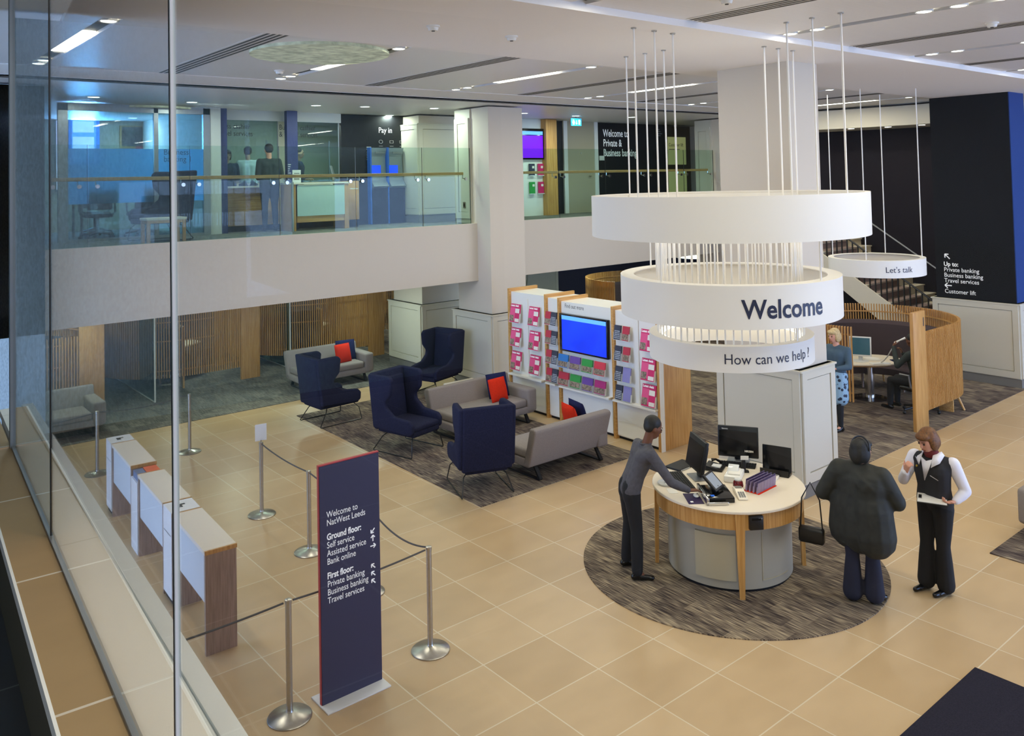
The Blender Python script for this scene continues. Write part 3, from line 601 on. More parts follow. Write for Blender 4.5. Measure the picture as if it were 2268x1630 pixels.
# ================================================================ SELF-SERVICE COUNTERS
AF = -.0613+.025
def counter_row():
    ex = lambda y: 2.775+.056*(y-8.0)                 # left edge of the counters against y
    H = .955
    def seg(label, y0, y1, near):
        x = ex((y0+y1)/2); L = y1-y0; t = thing('self_service_counter', label, 'counter', (x,(y0+y1)/2,0), -.056, 'self-service counters')
        MB().mat('top_cream').box(0,.30,-L/2,L/2,H-.035,H).mat('oak').box(0,.302,-L/2-.002,-L/2+.02,H-.035,H+.001).box(0,.302,L/2-.02,L/2+.002,H-.035,H+.001).build('counter_top',None,t)
        for s in (-1,1): y = s*(L/2-.02); MB().box(.005,.295,y-.02,y+.02,0,H-.035).build('end_panel','ash',t)
        MB().box(.02,.035,-L/2+.04,L/2-.04-.0,H-.50,H-.035).build('modesty_panel','wallcool',t)
    def bin_(label, y0, y1, slot):
        x = ex((y0+y1)/2); L = y1-y0; t = thing('paying_in_box', label, 'deposit box', (x,(y0+y1)/2,0), -.056)
        MB().box(.0,.295,-L/2+.004,L/2-.004,.06,H).build('cabinet','gloss_white',t); MB().box(.02,.28,-L/2+.02,L/2-.02,0,.06).build('kick','dark',t)
        if slot: MB().box(.10,.15,-.045,.05,H,H+.002).box(.15,.19,.02,.05,H,H+.002).build('slot','dark',t)
        MB().box(-.002,.0,-L/2+.03,L/2-.03,H-.25,H-.242).build('door_gap','skirt',t); return t
    seg('farthest pale self-service counter with an oak edge', 11.05, 12.20, False); bin_('white box with a dark slot at the far end of the counters', 12.21, 12.54, True)
    seg('middle pale self-service counter, behind the black glass joint', 9.52, 10.70, False); bin_('white box with an arrow slot between the middle and nearest counters', 9.17, 9.51, True)
    seg('nearest pale self-service counter with its tall wood end panel', 8.0, 9.16, True)
    x = ex(10.87); t = thing('leaflet_tray', 'sunken tray of orange leaflets between the far and middle counters', 'leaflet tray', (x,10.875,0), -.056)
    MB().box(.0,.295,-.165,.165,.0,.84).build('cabinet','gloss_white',t); M('leaf_orange','E2683C',.5); M('leaf_blue','6F7C98',.5)
    MB().mat('leaf_orange').box(.13,.28,-.12,.13,.84,.93).mat('leaf_blue').box(.02,.125,-.12,.13,.84,.92).build('leaflets',None,t)
counter_row()
# ================================================================ LOUNGE
def wing_chair(name, label, x, y, rz, fab='navyfab', z=0.0, s=1.0):
    t = thing(name, label, 'armchair', (x,y,z+.011), rz, 'navy wing chairs')
    t.scale = (s,s,s)
    # side wings with arms: outline in (x forward, z)
    side = [(-.40,.38),(.36,.33),(.43,.37),(.44,.50),(.37,.565),(.04,.60),(-.12,.72),(-.14,.80),(-.02,.93),(.01,1.17),(-.05,1.225),(-.50,1.225)]
    for sy in (-1,1):
        b = MB(); b.T = Matrix.Translation((0,sy*.345,0)) @ Matrix.Rotation(sy*-.05,4,'Z'); b.slab(side,.085,.030,3); b.build('wing',fab,t)
    b = MB(); b.slab([(-.42,.34),(-.33,.34),(-.41,1.235),(-.52,1.235)],.72,.03,3); b.build('backrest',fab,t)
    b = MB(); b.slab([(-.36,.44),(-.27,.44),(-.36,1.13),(-.43,1.13)],.58,.025,3); b.build('back_cushion',fab,t)
    MB().rbox(-.38,.42,-.31,.31,.30,.40,.03,3).build('seat_base',fab,t)
    MB().rbox(-.34,.43,-.295,.295,.385,.475,.035,3).build('seat_cushion',fab,t)
    for sy in (-1,1):
        y_ = sy*.37
        MB().tube([(-.20,sy*.22,.31),(-.27,y_-sy*.06,.24),(-.42,y_,.02),(-.41,y_,.009),(-.36,y_,.009),(.38,y_,.009),(.42,y_,.012),(.43,y_,.03),(.40,y_-sy*.04,.22),(.33,sy*.24,.31)],.009,8).build('sled_leg','black',t)
    return t
wing_chair('wing_chair','navy wing chair seen from its side, before the far grey sofa',7.28,14.27,math.radians(3))
wing_chair('wing_chair','navy wing chair in the middle facing the photo, left of the cushioned grey sofa',7.43,11.86,math.radians(-76))
wing_chair('wing_chair','navy wing chair nearest the photo, seen from behind at the rug corner',7.27,9.72,math.radians(69))
wing_chair('wing_chair','navy wing chair in front of the panelled gallery column',9.86,14.62,math.radians(197))
def sofa(label, x, y, rz, L, arm=1, group='low grey sofas', fab='greyfab'):
    """local x runs along the sofa, it looks along local -y; arm: side of the single arm"""
    t = thing('sofa', label, 'sofa', (x,y,.011), rz, group); h = L/2
    b = MB(); b.T = Matrix.Translation((0,.0,0)); b.slab([(.20,.19),(.34,.19),(.50,.72),(.46,.76),(.36,.76),(.26,.40)],L-.0,.03,3,axis='x'); b.build('backrest',fab,t)
    MB().rbox(-h+.0,h-.02,-.38,.30,.17,.30,.03,3).build('seat_base',fab,t)
    MB().rbox(-h+.04,h-(.20 if arm else .02),-.385,.27,.30,.435,.04,3).build('seat_cushion',fab,t)
    if arm:
        MB().rbox(h-.19,h+.03,-.40,.40,.19,.60,.045,3).build('armrest',fab,t)
    for s in (-1,1):
        xx = s*(h-.16)
        lg = MB().slab([(-.36,0),(.40,0),(.42,.02),(.30,.18),(.27,.18),(.37,.022),(-.33,.022),(-.25,.18),(-.28,.18),(-.38,.02)],.055,0,axis='x').build('leg','dark',t)
        lg.location = (xx,0,0)
    return t
sofa('far grey sofa with a red and a navy cushion, under the gallery edge',8.60,16.88,0,1.70)
sofa('grey sofa in the middle of the lounge, facing the photo',9.02,11.93,math.radians(1.5),1.82)
so3 = sofa('grey sofa seen from behind at the front right of the lounge',8.67,9.70,math.radians(180),1.56,0)
MB().rbox(-.80,-.58,-.40,.40,.19,.60,.045,3).build('armrest','greyfab',so3)
sofa('grey sofa cut off by the right edge of the photo',11.75,3.62,math.radians(180),1.74,1)
sofa('blue grey sofa seen through the tinted glass at the far left',3.22,16.62,math.radians(0),1.36,1)
def cushion(label, x, y, z, rz, tilt, fab, s=.40):
    t = thing('cushion', label, 'cushion', (x,y,z), rz, 'scatter cushions on the sofas')
    n = 14; vs = []; fs = []
    for side in (1,-1):
        for i in range(n+1):
            for j in range(n+1):
                u, v = 2*i/n-1, 2*j/n-1; th = .075*((1-u*u)*(1-v*v))**.45; pin = 1-.10*(1-abs(u))*abs(v)**3-.0; pin2 = 1-.10*(1-abs(v))*abs(u)**3
                vs.append((u*s/2*pin, side*th, s/2+v*s/2*pin2))
        o = (n+1)*(n+1) if side == -1 else 0
        for i in range(n):
            for j in range(n): a = o+i*(n+1)+j; fs.append((a,a+1,a+n+2,a+n+1))
    b = MB(); b.T = Matrix.Rotation(tilt,4,'X'); b.add(vs,fs,True); b.build('cover',fab,t); return t
cushion('red cushion on the far grey sofa',8.88,16.72,.447,.15,-.25,'redfab'); cushion('navy cushion behind the red one on the far grey sofa',9.03,16.90,.447,-.15,-.28,'navyfab2',.44)
cushion('red cushion on the middle lounge sofa',9.32,11.80,.447,.10,-.28,'redfab'); cushion('navy cushion behind the red one on the middle lounge sofa',9.46,12.00,.447,-.1,-.30,'navyfab2',.43)
cushion('red cushion peeking over the back of the front right sofa',8.97,9.56,.475,1.30,-.22,'redfab',.42); cushion('navy cushion peeking over the back of the front right sofa',9.15,9.58,.475,1.34,-.20,'navyfab2',.44)
t = thing('side_table','low pale side table behind the middle lounge sofa','side table',(9.68,13.35,.011)); MB().rbox(-.34,.34,-.25,.25,.40,.43,.006).build('table_top','top_white',t)
for sx in (-1,1):
    for sy in (-1,1): MB().box(sx*.29-.02,sx*.29+.02,sy*.20-.02,sy*.20+.02,0,.40).build('leg','oak',t)

# ================================================================ LEAFLET SHELVES  (fronts look along -x at X = 10.3)
FX, BX = 10.30, 11.02
def unit(label, y1, y0, h, depth=.68):
    t = thing('leaflet_shelf', label, 'display unit', (FX,(y0+y1)/2,0), 0, 'white leaflet shelves in a row'); w = (y1-y0)/2
    MB().mat('gloss_white').box(.02,depth,-w+.03,w,.05,h).mat('dark').box(.05,depth-.02,-w+.03,w,0,.05).build('cabinet',None,t)
    MB().box(.004,.02,-w+.04,w-.01,.07,.62).build('lower_door','gloss_white',t)
    MB().box(-.10,.02,-w+.03,w,.635,.665).build('ledge','white',t)
    MB().rbox(-.03,depth+.02,w,w+.055,0,h+.06,.004).build('side_fin','oak_flat',t)
    return t
u1 = unit('leftmost white leaflet shelf with two columns of pink leaflets',12.66,11.67,2.20)
u2 = unit('narrow white leaflet shelf between the first two oak fins',11.60,11.30,2.18)
u3 = unit('white shelf holding the blue screen, lettered Find out more',11.24,9.97,2.15)
u4 = unit('rightmost white leaflet shelf with a broad oak end panel',9.91,8.95,2.13)
MB().rbox(-.03,.74,-.5,-.44,0,2.19,.004).build('end_panel','oak',u4)
MB().rbox(-.035,.06,-.512,-.5,0,2.19,.003).build('end_edge','gloss_white',u4)
text('lettering','Find out more',.105,'text_dark',(.019,.545,2.045),(0,-1,0),(0,0,1),u3,bold=.0,xs=.80)
for u, y in ((u1,.0),(u4,-.03)): MB().box(.001,.0195,y-.012,y+.012,.66,2.1).build('divider','white',u)
M('scr_blue','1437E8',.3,emit=1.1,noise=.55,nscale=2.2); M('scr_top','5FA0FF',.3,emit=1.3); M('scr_purple','6A00D8',.3,emit=1.0)
def screen(label, parent_loc, w, h, key):
    t = thing('wall_screen', label, 'screen', parent_loc); 
    MB().rbox(-.05,.02,-w/2,w/2,-h/2,h/2,.006).build('bezel','blackgloss',t); MB().mat(key).box(-.053,-.0505,-w/2+.025,w/2-.07,-h/2+.03,h/2-.10).mat('scr_top').box(-.053,-.0505,-w/2+.025,w/2-.07,h/2-.10,h/2-.03).build('display',None,t); return t
screen('blue wall screen on the white shelf unit',(FX-.005,10.63,1.62),1.19,.66,'scr_blue')
# leaflets in clear holders
for k, c in dict(l_pink='CF2468',l_pinkd='A81B50',l_pinkl='E5558C',l_navy='33384F',l_blue='2B79C8',l_violet='6B48A0',l_green='2F9A48',l_red='D83A50',l_mag='B02A78',l_lilac='8A86C2',l_crim='B83048').items(): M(k,c,.4)
M('l_photo','8A7A6C',.4,noise=.75,nscale=34); M('l_text','A9B0BC',.5,noise=.7,nscale=70)
proto = {}
def leaflet(kind, label, y, z, group, w, h):
    key = (kind,w,h)
    if key in proto:
        return dup(proto[key], label, (FX-.062,y,z), 0)
    t = thing('leaflet', label, 'leaflet', (FX-.062,y,z), 0, group)
    R = Matrix.Rotation(.16,4,'Y'); cols = {'deal':('l_pink','l_pinkl'),'navy':('l_navy','l_navy')}.get(kind,(kind,kind))
    b = MB(); b.T = R; b.mat(cols[0]).box(-.03,-.006,-w/2,w/2,0,h).mat('white').box(-.006,.0,-w/2,w/2,0,h)
    b.build('booklet',None,t)
    b = MB(); b.T = R
    if kind == 'deal':
        b.mat('l_pinkl').box(-.0315,-.03,-w*.02,w*.5,h*.10,h*.80); b.mat('white').box(-.0322,-.0315,-w*.46,-w*.03,h*.52,h*.76).box(-.0322,-.03,-w*.46,-w*.05,h*.04,h*.22).mat('l_photo').box(-.0325,-.03,w*.08,w*.48,h*.06,h*.38)
    elif kind == 'navy':
        for i in range(5): b.mat('l_text').box(-.0312,-.03,-w*.4,w*.42,h*(.08+.12*i),h*(.14+.12*i))
    elif kind == 'l_lilac': b.mat('l_lilac').box(-.0312,-.03,-w*.5,w*.5,0,h)
    else: b.mat('l_photo').box(-.0315,-.03,-w*.47,w*.47,h*.05,h*.46)
    b.build('cover_print',None,t)
    if kind == 'deal': 
        r3 = R.to_3x3(); text('lettering','Latest deals',w*.19,'text_white',R @ Vector((-.0305,w*.46,h*.86)),(0,-1,0),r3 @ Vector((0,0,1)),t,bold=.03,xs=.9)
    b = MB(); b.T = R; b.mat('acrylic').box(-.034,.004,-w/2-.006,-w/2-.003,-.004,h*.5).box(-.034,.004,w/2+.003,w/2+.006,-.004,h*.5).box(-.034,.006,-w/2-.006,w/2+.006,-.008,-.003); b.build('holder',None,t)
    proto[key] = t; return t
rw = ['top','second','third','bottom']
for c, (yc, cn) in enumerate(((12.46,'left'),(11.93,'right'))):
    for r in range(3): leaflet('deal','pink leaflet, %s row of the %s column, leftmost white shelf' % (['top','middle','bottom'][r],cn), yc-.01*c, (1.64,1.19,.745)[r]-.0, 'pink leaflets', .28, .345)
for r in range(4):
    z = (1.71,1.37,1.02,.69)[r]
    leaflet('l_crim','crimson leaflet, %s row of the narrow shelf' % rw[r], 11.515, z, 'leaflets on the narrow shelf', .145, .235)
    leaflet('navy','charcoal leaflet, %s row of the narrow shelf' % rw[r], 11.36, z, 'leaflets on the narrow shelf', .145, .235)
for r, kinds in enumerate((('l_blue','l_violet','l_green','l_red'),('l_crim','l_green','l_violet','l_mag'))):
    for c, k in enumerate(kinds):
        nmk = dict(l_blue='blue',l_violet='violet',l_green='green',l_red='red',l_crim='crimson',l_mag='magenta')[k]
        leaflet(k,'%s leaflet in the %s row under the blue screen' % (nmk,('upper','lower')[r]), 11.13-.302*c, (1.0,.685)[r], 'leaflets under the blue screen', .255, .225)
for r in range(4):
    z = (1.665,1.325,.99,.68)[r]
    leaflet('navy','charcoal leaflet, %s row of the rightmost white shelf' % rw[r], 9.785, z, 'leaflets on the right shelf', .145, .235)
    leaflet('l_crim' if r < 2 else 'l_lilac','%s leaflet, %s row of the rightmost white shelf' % (('crimson','crimson','lilac','lilac')[r],rw[r]), 9.60, z, 'leaflets on the right shelf', .165 if r > 1 else .145, .235)
for r in range(3): leaflet('deal','pink leaflet, %s of the three by the oak end panel' % ['topmost','middle','lowest'][r], 9.14, (1.56,1.095,.685)[r], 'pink leaflets', .28, .345)

# ================================================================ SLATTED BOOTHS
def booth(label, x, y, mirror, number=None, seat=True, panel=True, group='slatted oak booths', z=0.008, rz=0.0, table=True):
    """local: panel at the front (-y) on the left, straight run of slats to the right, then a drum round (0,0); mirror flips x"""
    t = thing('slatted_booth', label, 'booth', (x,y,z), rz, group); m = -1 if mirror else 1; r = 1.5
    pts = [(-1.05+.05*i,-r) for i in range(21)]
    n = 146
    a0, a1 = -90, 195
    arc = [(r*math.cos(math.radians(a0+(a1-a0)*i/n)), r*math.sin(math.radians(a0+(a1-a0)*i/n)), math.radians(a0+(a1-a0)*i/n)) for i in range(n+1)]
    b = MB(); zb, zt = .28, 1.60
    for px, py in pts: b.box(m*px-.010,m*px+.010,py-.025,py+.025,zb,zt)
    for px, py, a in arc:
        T = b.T.copy(); b.T = Matrix.Translation((m*px,py,0)) @ Matrix.Rotation(a if m > 0 else PI-a,4,'Z'); b.box(-.025,.025,-.010,.010,zb,zt); b.T = T
    b.build('slats','oak',t)
    for zz in (.42,1.05,1.45):
        path = [(m*p[0],p[1]+.045,zz) for p in pts]+[(m*p[0]*.972,p[1]*.972,zz) for p in arc[1:]]
        MB().tube(path,.016,4).build('rail','oak',t)
    if panel:
        pn = MB().rbox(m*-1.52-.0 if m > 0 else 1.08, m*-1.08 if m > 0 else 1.52, -r-.03,-r+.03,0,1.97,.004).build('end_panel','oak',t)
        if number: text('lettering',number,.20,'text_dark',(-1.20 if m > 0 else 1.3,-r-.0315,1.72),(1,0,0),(0,0,1),pn,bold=.03)
    for a in (-75,20,110,185):
        q = math.radians(a); c, s_ = m*math.cos(q), math.sin(q)
        MB().tube([(c*r*.90,s_*r*.90,.45),(c*r*1.03,s_*r*1.03,.0)],[.03,.018],8).build('leg','ash' if z > 1 else 'oak_x',t)
    if seat:
        A0, A1 = math.radians(-84), math.radians(165)
        def A(v): return v if m > 0 else PI-v
        lo, hi = sorted((A(A0),A(A1)))
        MB().lathe([(1.40,.42),(1.40,1.24),(1.36,1.30),(1.30,1.30),(1.24,1.24),(1.20,.46),(1.40,.42)],0,0,40,lo,hi).build('bench_back','purplefab',t)
        MB().lathe([(1.25,.30),(1.25,.46),(.84,.46),(.80,.43),(.80,.30),(1.25,.30)],0,0,40,lo,hi).build('bench_seat','purplefab',t)
        for a in (A0,A1):
            q = A(a); b = MB(); b.T = Matrix.Rotation(q,4,'Z'); b.rbox(1.18,1.42,-.02,.02,.0,1.33,.004); b.build('bench_end','oak_x',t)
        for a in (-60,-10,40,100,150):
            q = A(math.radians(a)); MB().tube([(.95*math.cos(q),.95*math.sin(q),.30),(.90*math.cos(q),.90*math.sin(q),0)],[.028,.02],8).build('bench_leg','ash',t)
    return t
booth('round slatted oak booth numbered 1 at the right of the hall',15.60,8.22,False,'1')
booth('slatted oak booth at the left edge, behind the tinted glass',2.68,19.0,True)
booth('slatted oak booth under the gallery, right of the black glass joint',6.24,20.16,True)
booth('slatted oak booth under the gallery, behind the far grey sofa',9.55,20.25,True)
booth('slatted oak booth behind the leaflet shelves, mostly hidden by the drum lamp',17.6,15.9,False,None,True,False)
booth('distant slatted oak booth between the column and the gallery',13.1,21.6,True,None,False)
booth('distant dark slatted booth seen between the second and third booths',9.9,25.6,True,None,False)
def booth_table(label, x, y, rz):
    t = thing('meeting_table', label, 'table', (x,y,.008), rz)
    out = [(-.62,-.30),(-.66,0),(-.62,.30)]+[(.02+.60*math.cos(math.radians(a)),.47*math.sin(math.radians(a))) for a in range(110,-111,-10)]
    MB().prism(out,.705,.735,.006).build('table_top','top_cream',t)
    MB().prism([(p[0]*.75,p[1]*.75) for p in out],.66,.705).build('apron','oak',t)
    b = MB().cyl(0,0,.02,.66,.085,28); b.build('pedestal','chrome',t); MB().lathe([(0,0),(.33,0),(.33,.008),(.10,.022),(0,.022)],0,0,40).build('base','chrome',t)
    return t
booth_table('cream topped booth table on a chrome pedestal inside booth 1',15.62,8.30,math.radians(-32))
booth_table('table inside the second slatted booth under the gallery',6.24,20.1,math.radians(200)); booth_table('table inside the third slatted booth under the gallery',9.6,20.2,math.radians(200))
TZ = .744
t = thing('computer_monitor','grey flat monitor on the booth 1 table','monitor',(15.36,8.33,TZ),math.radians(-65))
b = MB(); b.T = Matrix.Translation((0,-.03,.10)) @ Matrix.Rotation(-.22,4,'X'); b.mat('frame_white').rbox(-.20,.20,-.015,.015,0,.37,.006); b.build('screen_frame',None,t)
M('scr_teal','2F5A6A',.15,emit=.15); b = MB(); b.T = Matrix.Translation((0,-.03,.10)) @ Matrix.Rotation(-.22,4,'X'); b.box(-.175,.175,-.0165,-.015,.03,.345).build('screen','scr_teal',t)
MB().lathe([(0,0),(.15,0),(.15,.01),(0,.016)],0,.02,28).rbox(-.04,.04,.02,.06,.01,.30,.01).build('stand','frame_white',t)
t = thing('keyboard','white keyboard on the booth 1 table','keyboard',(15.42,7.98,TZ),math.radians(-30)); MB().rbox(-.18,.18,-.07,.07,0,.015,.004).build('case','gloss_white',t)
b = MB()
for r_ in range(4):
    for c_ in range(11): b.box(-.165+c_*.03,-.141+c_*.03,-.055+r_*.028,-.033+r_*.028,.015,.02)
b.build('keys','white',t)
t = thing('paper_sheets','loose white papers on the booth 1 table','papers',(15.70,8.28,TZ),.3)
for i in range(3): b = MB(); b.T = Matrix.Rotation(.5*i,4,'Z'); b.box(-.15,.15,-.105,.105,.002*i,.002*i+.0015); b.build('sheet','white',t)
t = thing('notebook','dark notebook with a pen on the booth 1 table','notebook',(15.83,7.88,TZ),.9); MB().rbox(-.1,.1,-.07,.07,0,.012,.003).build('cover','navyfab2',t); MB().tube([(-.08,.02,.018),(.07,.03,.018)],.005,6).build('pen','chrome',t)
def office_chair(label, x, y, rz):
    t = thing('office_chair', label, 'chair', (x,y,.008), rz, 'black swivel office chairs')
    MB().rbox(-.24,.24,-.24,.24,.40,.48,.035,3).build('seat','black',t); b = MB(); b.T = Matrix.Translation((-.25,0,.55)) @ Matrix.Rotation(-.12,4,'Y'); b.rbox(-.03,.03,-.22,.22,0,.52,.028,3); b.build('backrest','black',t)
    MB().cyl(0,0,.10,.40,.03,14).build('gas_lift','black',t)
    for sy in (-1,1): MB().tube([(-.1,sy*.25,.46),(-.05,sy*.30,.50),(-.02,sy*.30,.70),(.16,sy*.30,.70)],.018,8).build('armrest','greymetal',t)
    for i in range(5):
        a = 2*PI*i/5; c, s_ = math.cos(a), math.sin(a); lg = MB().tube([(0,0,.13),(.31*c,.31*s_,.075)],[.03,.018],8).build('base_leg','black',t); MB().ell((.31*c,.31*s_,.031),(.031,.031,.031),10,8).build('caster','black',lg)
    return t
office_chair('black swivel chair under the seated man in booth 1',15.28,7.20,math.radians(80))
office_chair('black swivel chair beside the booth at the far left',4.55,20.9,math.radians(200))
# glass partitions under the gallery
for i, (x, y0, y1, lb) in enumerate(((5.26,17.95,21.35,'greenish glass partition left of the second booth'),(8.62,18.9,21.5,'greenish glass partition left of the third booth'),(5.1,21.4,24,'far glass partition behind the second booth'))):
    t = thing('glass_partition', lb, 'partition', (x,(y0+y1)/2,.008), 0, 'glass partitions between the booths'); L = (y1-y0)/2
    MB().box(-.005,.005,-L+.02,L,.01,SB-.02).build('glass_sheet','g_room',t); MB().box(-.012,.012,-L-.01,-L+.02,0,SB-.01).build('bright_edge','frame_white',t); MB().box(-.015,.015,-L,L,.0,.012).build('floor_channel','frame_white',t)
struct('wall_booths', MB().box(2.45,8.6,22.4,22.5,0,SB), 'wallcool', 'pale panelled wall behind the booths', 'wall')
struct('baseboard_booths', MB().box(2.45,8.6,22.36,22.4,0.008,.16), 'skirt', 'grey skirting behind the booths', 'baseboard')
# doors and dark wall under the gallery, seen above the shelves
DY = 20.0
d = thing('door_1','frosted white door with a curved pull handle, above the leaflet shelves','door',(17.5,DY,.008),0,None,'structure')
MB().box(-1.05,.62,-.03,.03,0,2.2).build('leaf','wallcool',d); b = MB(); b.tube([(-.72,-.03,.9),(-.70,-.13,1.1),(-.60,-.15,1.75),(-.5,-.13,1.95),(-.46,-.03,2.0)],.02,8); b.build('pull_handle','steel',d); MB().box(.62,.72,-.05,.05,0,2.23).build('jamb','frame_white',d); MB().box(-1.12,-1.05,-.05,.05,0,2.23).build('jamb','frame_white',d)
struct('wall_navy', MB().box(18.25,34,20.0,20.1,0.008,SB), 'navyblue', 'navy wall beneath the gallery behind the shelves', 'wall')
struct('wall_door_side', MB().box(14.2,16.35,20.0,20.1,0.008,SB), 'wallcool', 'pale wall beside the frosted door beneath the gallery', 'wall')

# ================================================================ STAIRS AND CURVED WALL AT THE RIGHT
b = MB(); P = [(21.4,8.0),(21.5,9.2),(21.3,10.6),(20.9,12.0),(20.2,13.4)]
out = P+[(p[0]+.2,p[1]+.1) for p in P[::-1]]; b.prism(out,0.008,5.45); struct('wall_stair', b, 'navywall', 'curved aubergine wall around the staircase', 'wall')
b = MB(); P2 = [(19.9,8.28),(20.0,9.4),(19.7,11.0),(19.3,12.3)]; b.prism(P2+[(23,13),(23,8.0)],5.45,ZB+.02); struct('trim_14', b, 'panel', 'warm beige bulkhead above the staircase', 'bulkhead')
struct('wall_stair_end', MB().box(19.25,23,7.9,8.05,0.008,5.45), 'navywall', 'dark return wall behind the navy column', 'wall')
for i, (x, y) in enumerate(((20.05,10.9),(20.35,10.1),(20.4,9.3),(20.2,8.62))):
    t = thing('downlight', 'small bright spotlight under the stair bulkhead, %s from the left' % nm[i], 'downlight', (x,y,5.45), 0, 'spotlights over the staircase'); MB().cyl(0,0,-.004,.006,.075,16).build('lens','lamp',t); area_lamp('lamp_glow',(0,0,-.012),(.12,.12),5.0,WARM,t)
st = thing('staircase','cream staircase with pinkish carpeted treads and a black balustrade','staircase',(0,0,.008))
M('stair_carpet','8A7772',.9,noise=.2,nscale=60); M('cream_str','D9D0BC',.5)
y = 7.0; z = 0; n = 14; rise, go = .178, .262; SX0, SX1 = 18.6, 20.3; y0s = 6.9
b1 = MB(); b2 = MB()
for i in range(n):
    ya = 8.32+i*go-6*go*.0; za = i*rise+.5
    b1.box(SX0,SX1+.6,ya,ya+go+.02,za,za+rise-.02).box(SX0-.02,SX1+.6,ya-.03,ya+go,za+rise-.025,za+rise)
    b2.box(SX0+.16,SX1-.12,ya-.006,ya+.001,za+.02,za+rise-.02).box(SX0+.16,SX1-.12,ya-.035,ya+go,za+rise,za+rise+.006)
b1.build('steps','cream_str',st); b2.build('carpet_runner','stair_carpet',st)
b = MB(); ye = 8.32+n*go; ze = .5+n*rise; b.slab([(8.3,.0),(8.3,.72),(ye,ze+.1),(ye,ze-.3),(8.6,.30),(8.6,0)],.05,0,axis='x'); sg_ = b.build('stringer','cream_str',st); sg_.location = (SX0-.03,0,0)
b = MB()
for i in range(n*2):
    yy = 8.36+i*go/2; zz = .5+(i//2+1)*rise; b.box(SX0+.03,SX0+.055,yy,yy+.025,zz-.02,zz+.80+(i%2)*rise*.5)
b.build('balusters','black',st)
MB().tube([(SX0+.04,8.30,.5+.95),(SX0+.04,ye,ze+.92)],.022,8).build('handrail','black',st)
MB().tube([(SX0+.04,8.32,.45),(SX0+.04,8.32,1.50)],.03,8).build('newel_post','black',st)
MB().tube([(SX1+.35,8.6,1.6),(SX1+.35,ye,ze+.85)],.02,8).build('wall_handrail','greymetal',st)
MB().box(SX0,SX1+.6,8.32,8.6,0,.5).build('base','cream_str',st)
struct('floor_stair_landing', MB().box(18.2,22.5,ye,GY,ze-.12,ze+.0), 'cream_str', 'cream half landing at the head of the stairs', 'landing')
# lettering on the navy column (west face, x = 18.42)
cn = [o for o in C.objects if o.name.startswith('column') and o.get('label','').startswith('dark navy')][0]; lo = cn.location
def ctext(body, y, z, s, bold=.004): text('lettering', body, s, 'text_white', (18.415-lo.x, y-lo.y, z-lo.z), (0,-1,0), (0,0,1), cn, bold=bold, xs=.92)
for i, (tx, bo) in enumerate((('Up to:',.03),('Private banking',.004),('Business banking',.004),('Travel services',.004))): ctext(tx, 8.05, 2.33-.115*i, .125, bo)
ctext('Customer lift', 8.05, 1.76, .125)
def carrow(yc, zc, ang, s=.07, w=.011):
    b = MB(); 
    def bar(p,q):
        p = Vector((18.414-lo.x,yc-p[0]-lo.y,zc+p[1]-lo.z)); q = Vector((18.414-lo.x,yc-q[0]-lo.y,zc+q[1]-lo.z)); dd = (q-p).normalized(); nn = Vector((0,-dd.z,dd.y))*w; b.quad(p-nn,q-nn,q+nn,p+nn)
    c, s_ = math.cos(ang), math.sin(ang); rt = lambda u, v: (u*c-v*s_, u*s_+v*c)
    bar(rt(-s,0),rt(s,0)); bar(rt(s,0),rt(s*.2,s*.75)); bar(rt(s,0),rt(s*.2,-s*.75)); b.build('arrow','text_white',cn)
carrow(7.97,2.53,math.radians(135)); carrow(7.97,1.92,math.radians(180))
# ================================================================ FIRST FLOOR GALLERY
F1 = FF-.04
GX = [2.6,3.23,4.81,6.39,7.93,9.45,10.66]; GX2 = [11.8,13.22,14.75,16.27,17.72,18.98]
pn = ['at its left end','second from the left','third from the left','before the cashier desk','before the pay-in wall','left of the cream gallery column','right of the cream gallery column','before the upstairs leaflet screen','before the black welcome wall','left of the lift door','before the lift door']
k = 0
for G in (GX, GX2):
    for i in range(len(G)-1):
        t = thing('glass_balustrade', 'glass gallery balustrade panel, %s' % pn[k], 'balustrade', ((G[i]+G[i+1])/2,GY+.06,FF), 0, 'glass panels of the gallery balustrade'); w = (G[i+1]-G[i])/2-.008; k += 1
        MB().box(-w,w,-.007,.007,0,1.60).build('glass_sheet','g_rail',t)
        MB().box(w-.004,w,-.0075,.0075,0,1.60).build('edge','black' if k not in (4,) else 'greymetal',t)
for G, lb in ((GX,'long oak handrail on the gallery glass, left of the cream column'),(GX2,'oak handrail on the gallery glass, right of the cream column')):
    t = thing('handrail', lb, 'handrail', (0,GY+.16,0)); z = FF+1.06
    MB().rbox(G[0]+.1,G[-1]-.12,-.02,.03,z-.03,z+.03,.01).build('rail','oak_x',t)
    for i, x in enumerate(G):
        for s in (-.13,.13):
            xx = x+s
            if xx < G[0] or xx > G[-1]: continue
            b = MB(); b.T = Matrix.Translation((xx,-.12,z-.115)) @ Matrix.Rotation(PI/2,4,'X'); b.cyl(0,0,-.015,.012,.033,16); b.T = Matrix.Identity(4); b.tube([(xx,-.09,z-.115),(xx,.0,z-.10),(xx,.0,z-.03)],.009,6); b.build('rail_bracket','chrome',t)
t = thing('post', 'slim steel post behind the gallery glass in front of the cashier desk', 'post', (7.25,15.7,F1)); MB().cyl(0,0,0,1.0,.025,14).build('post','steel',t)
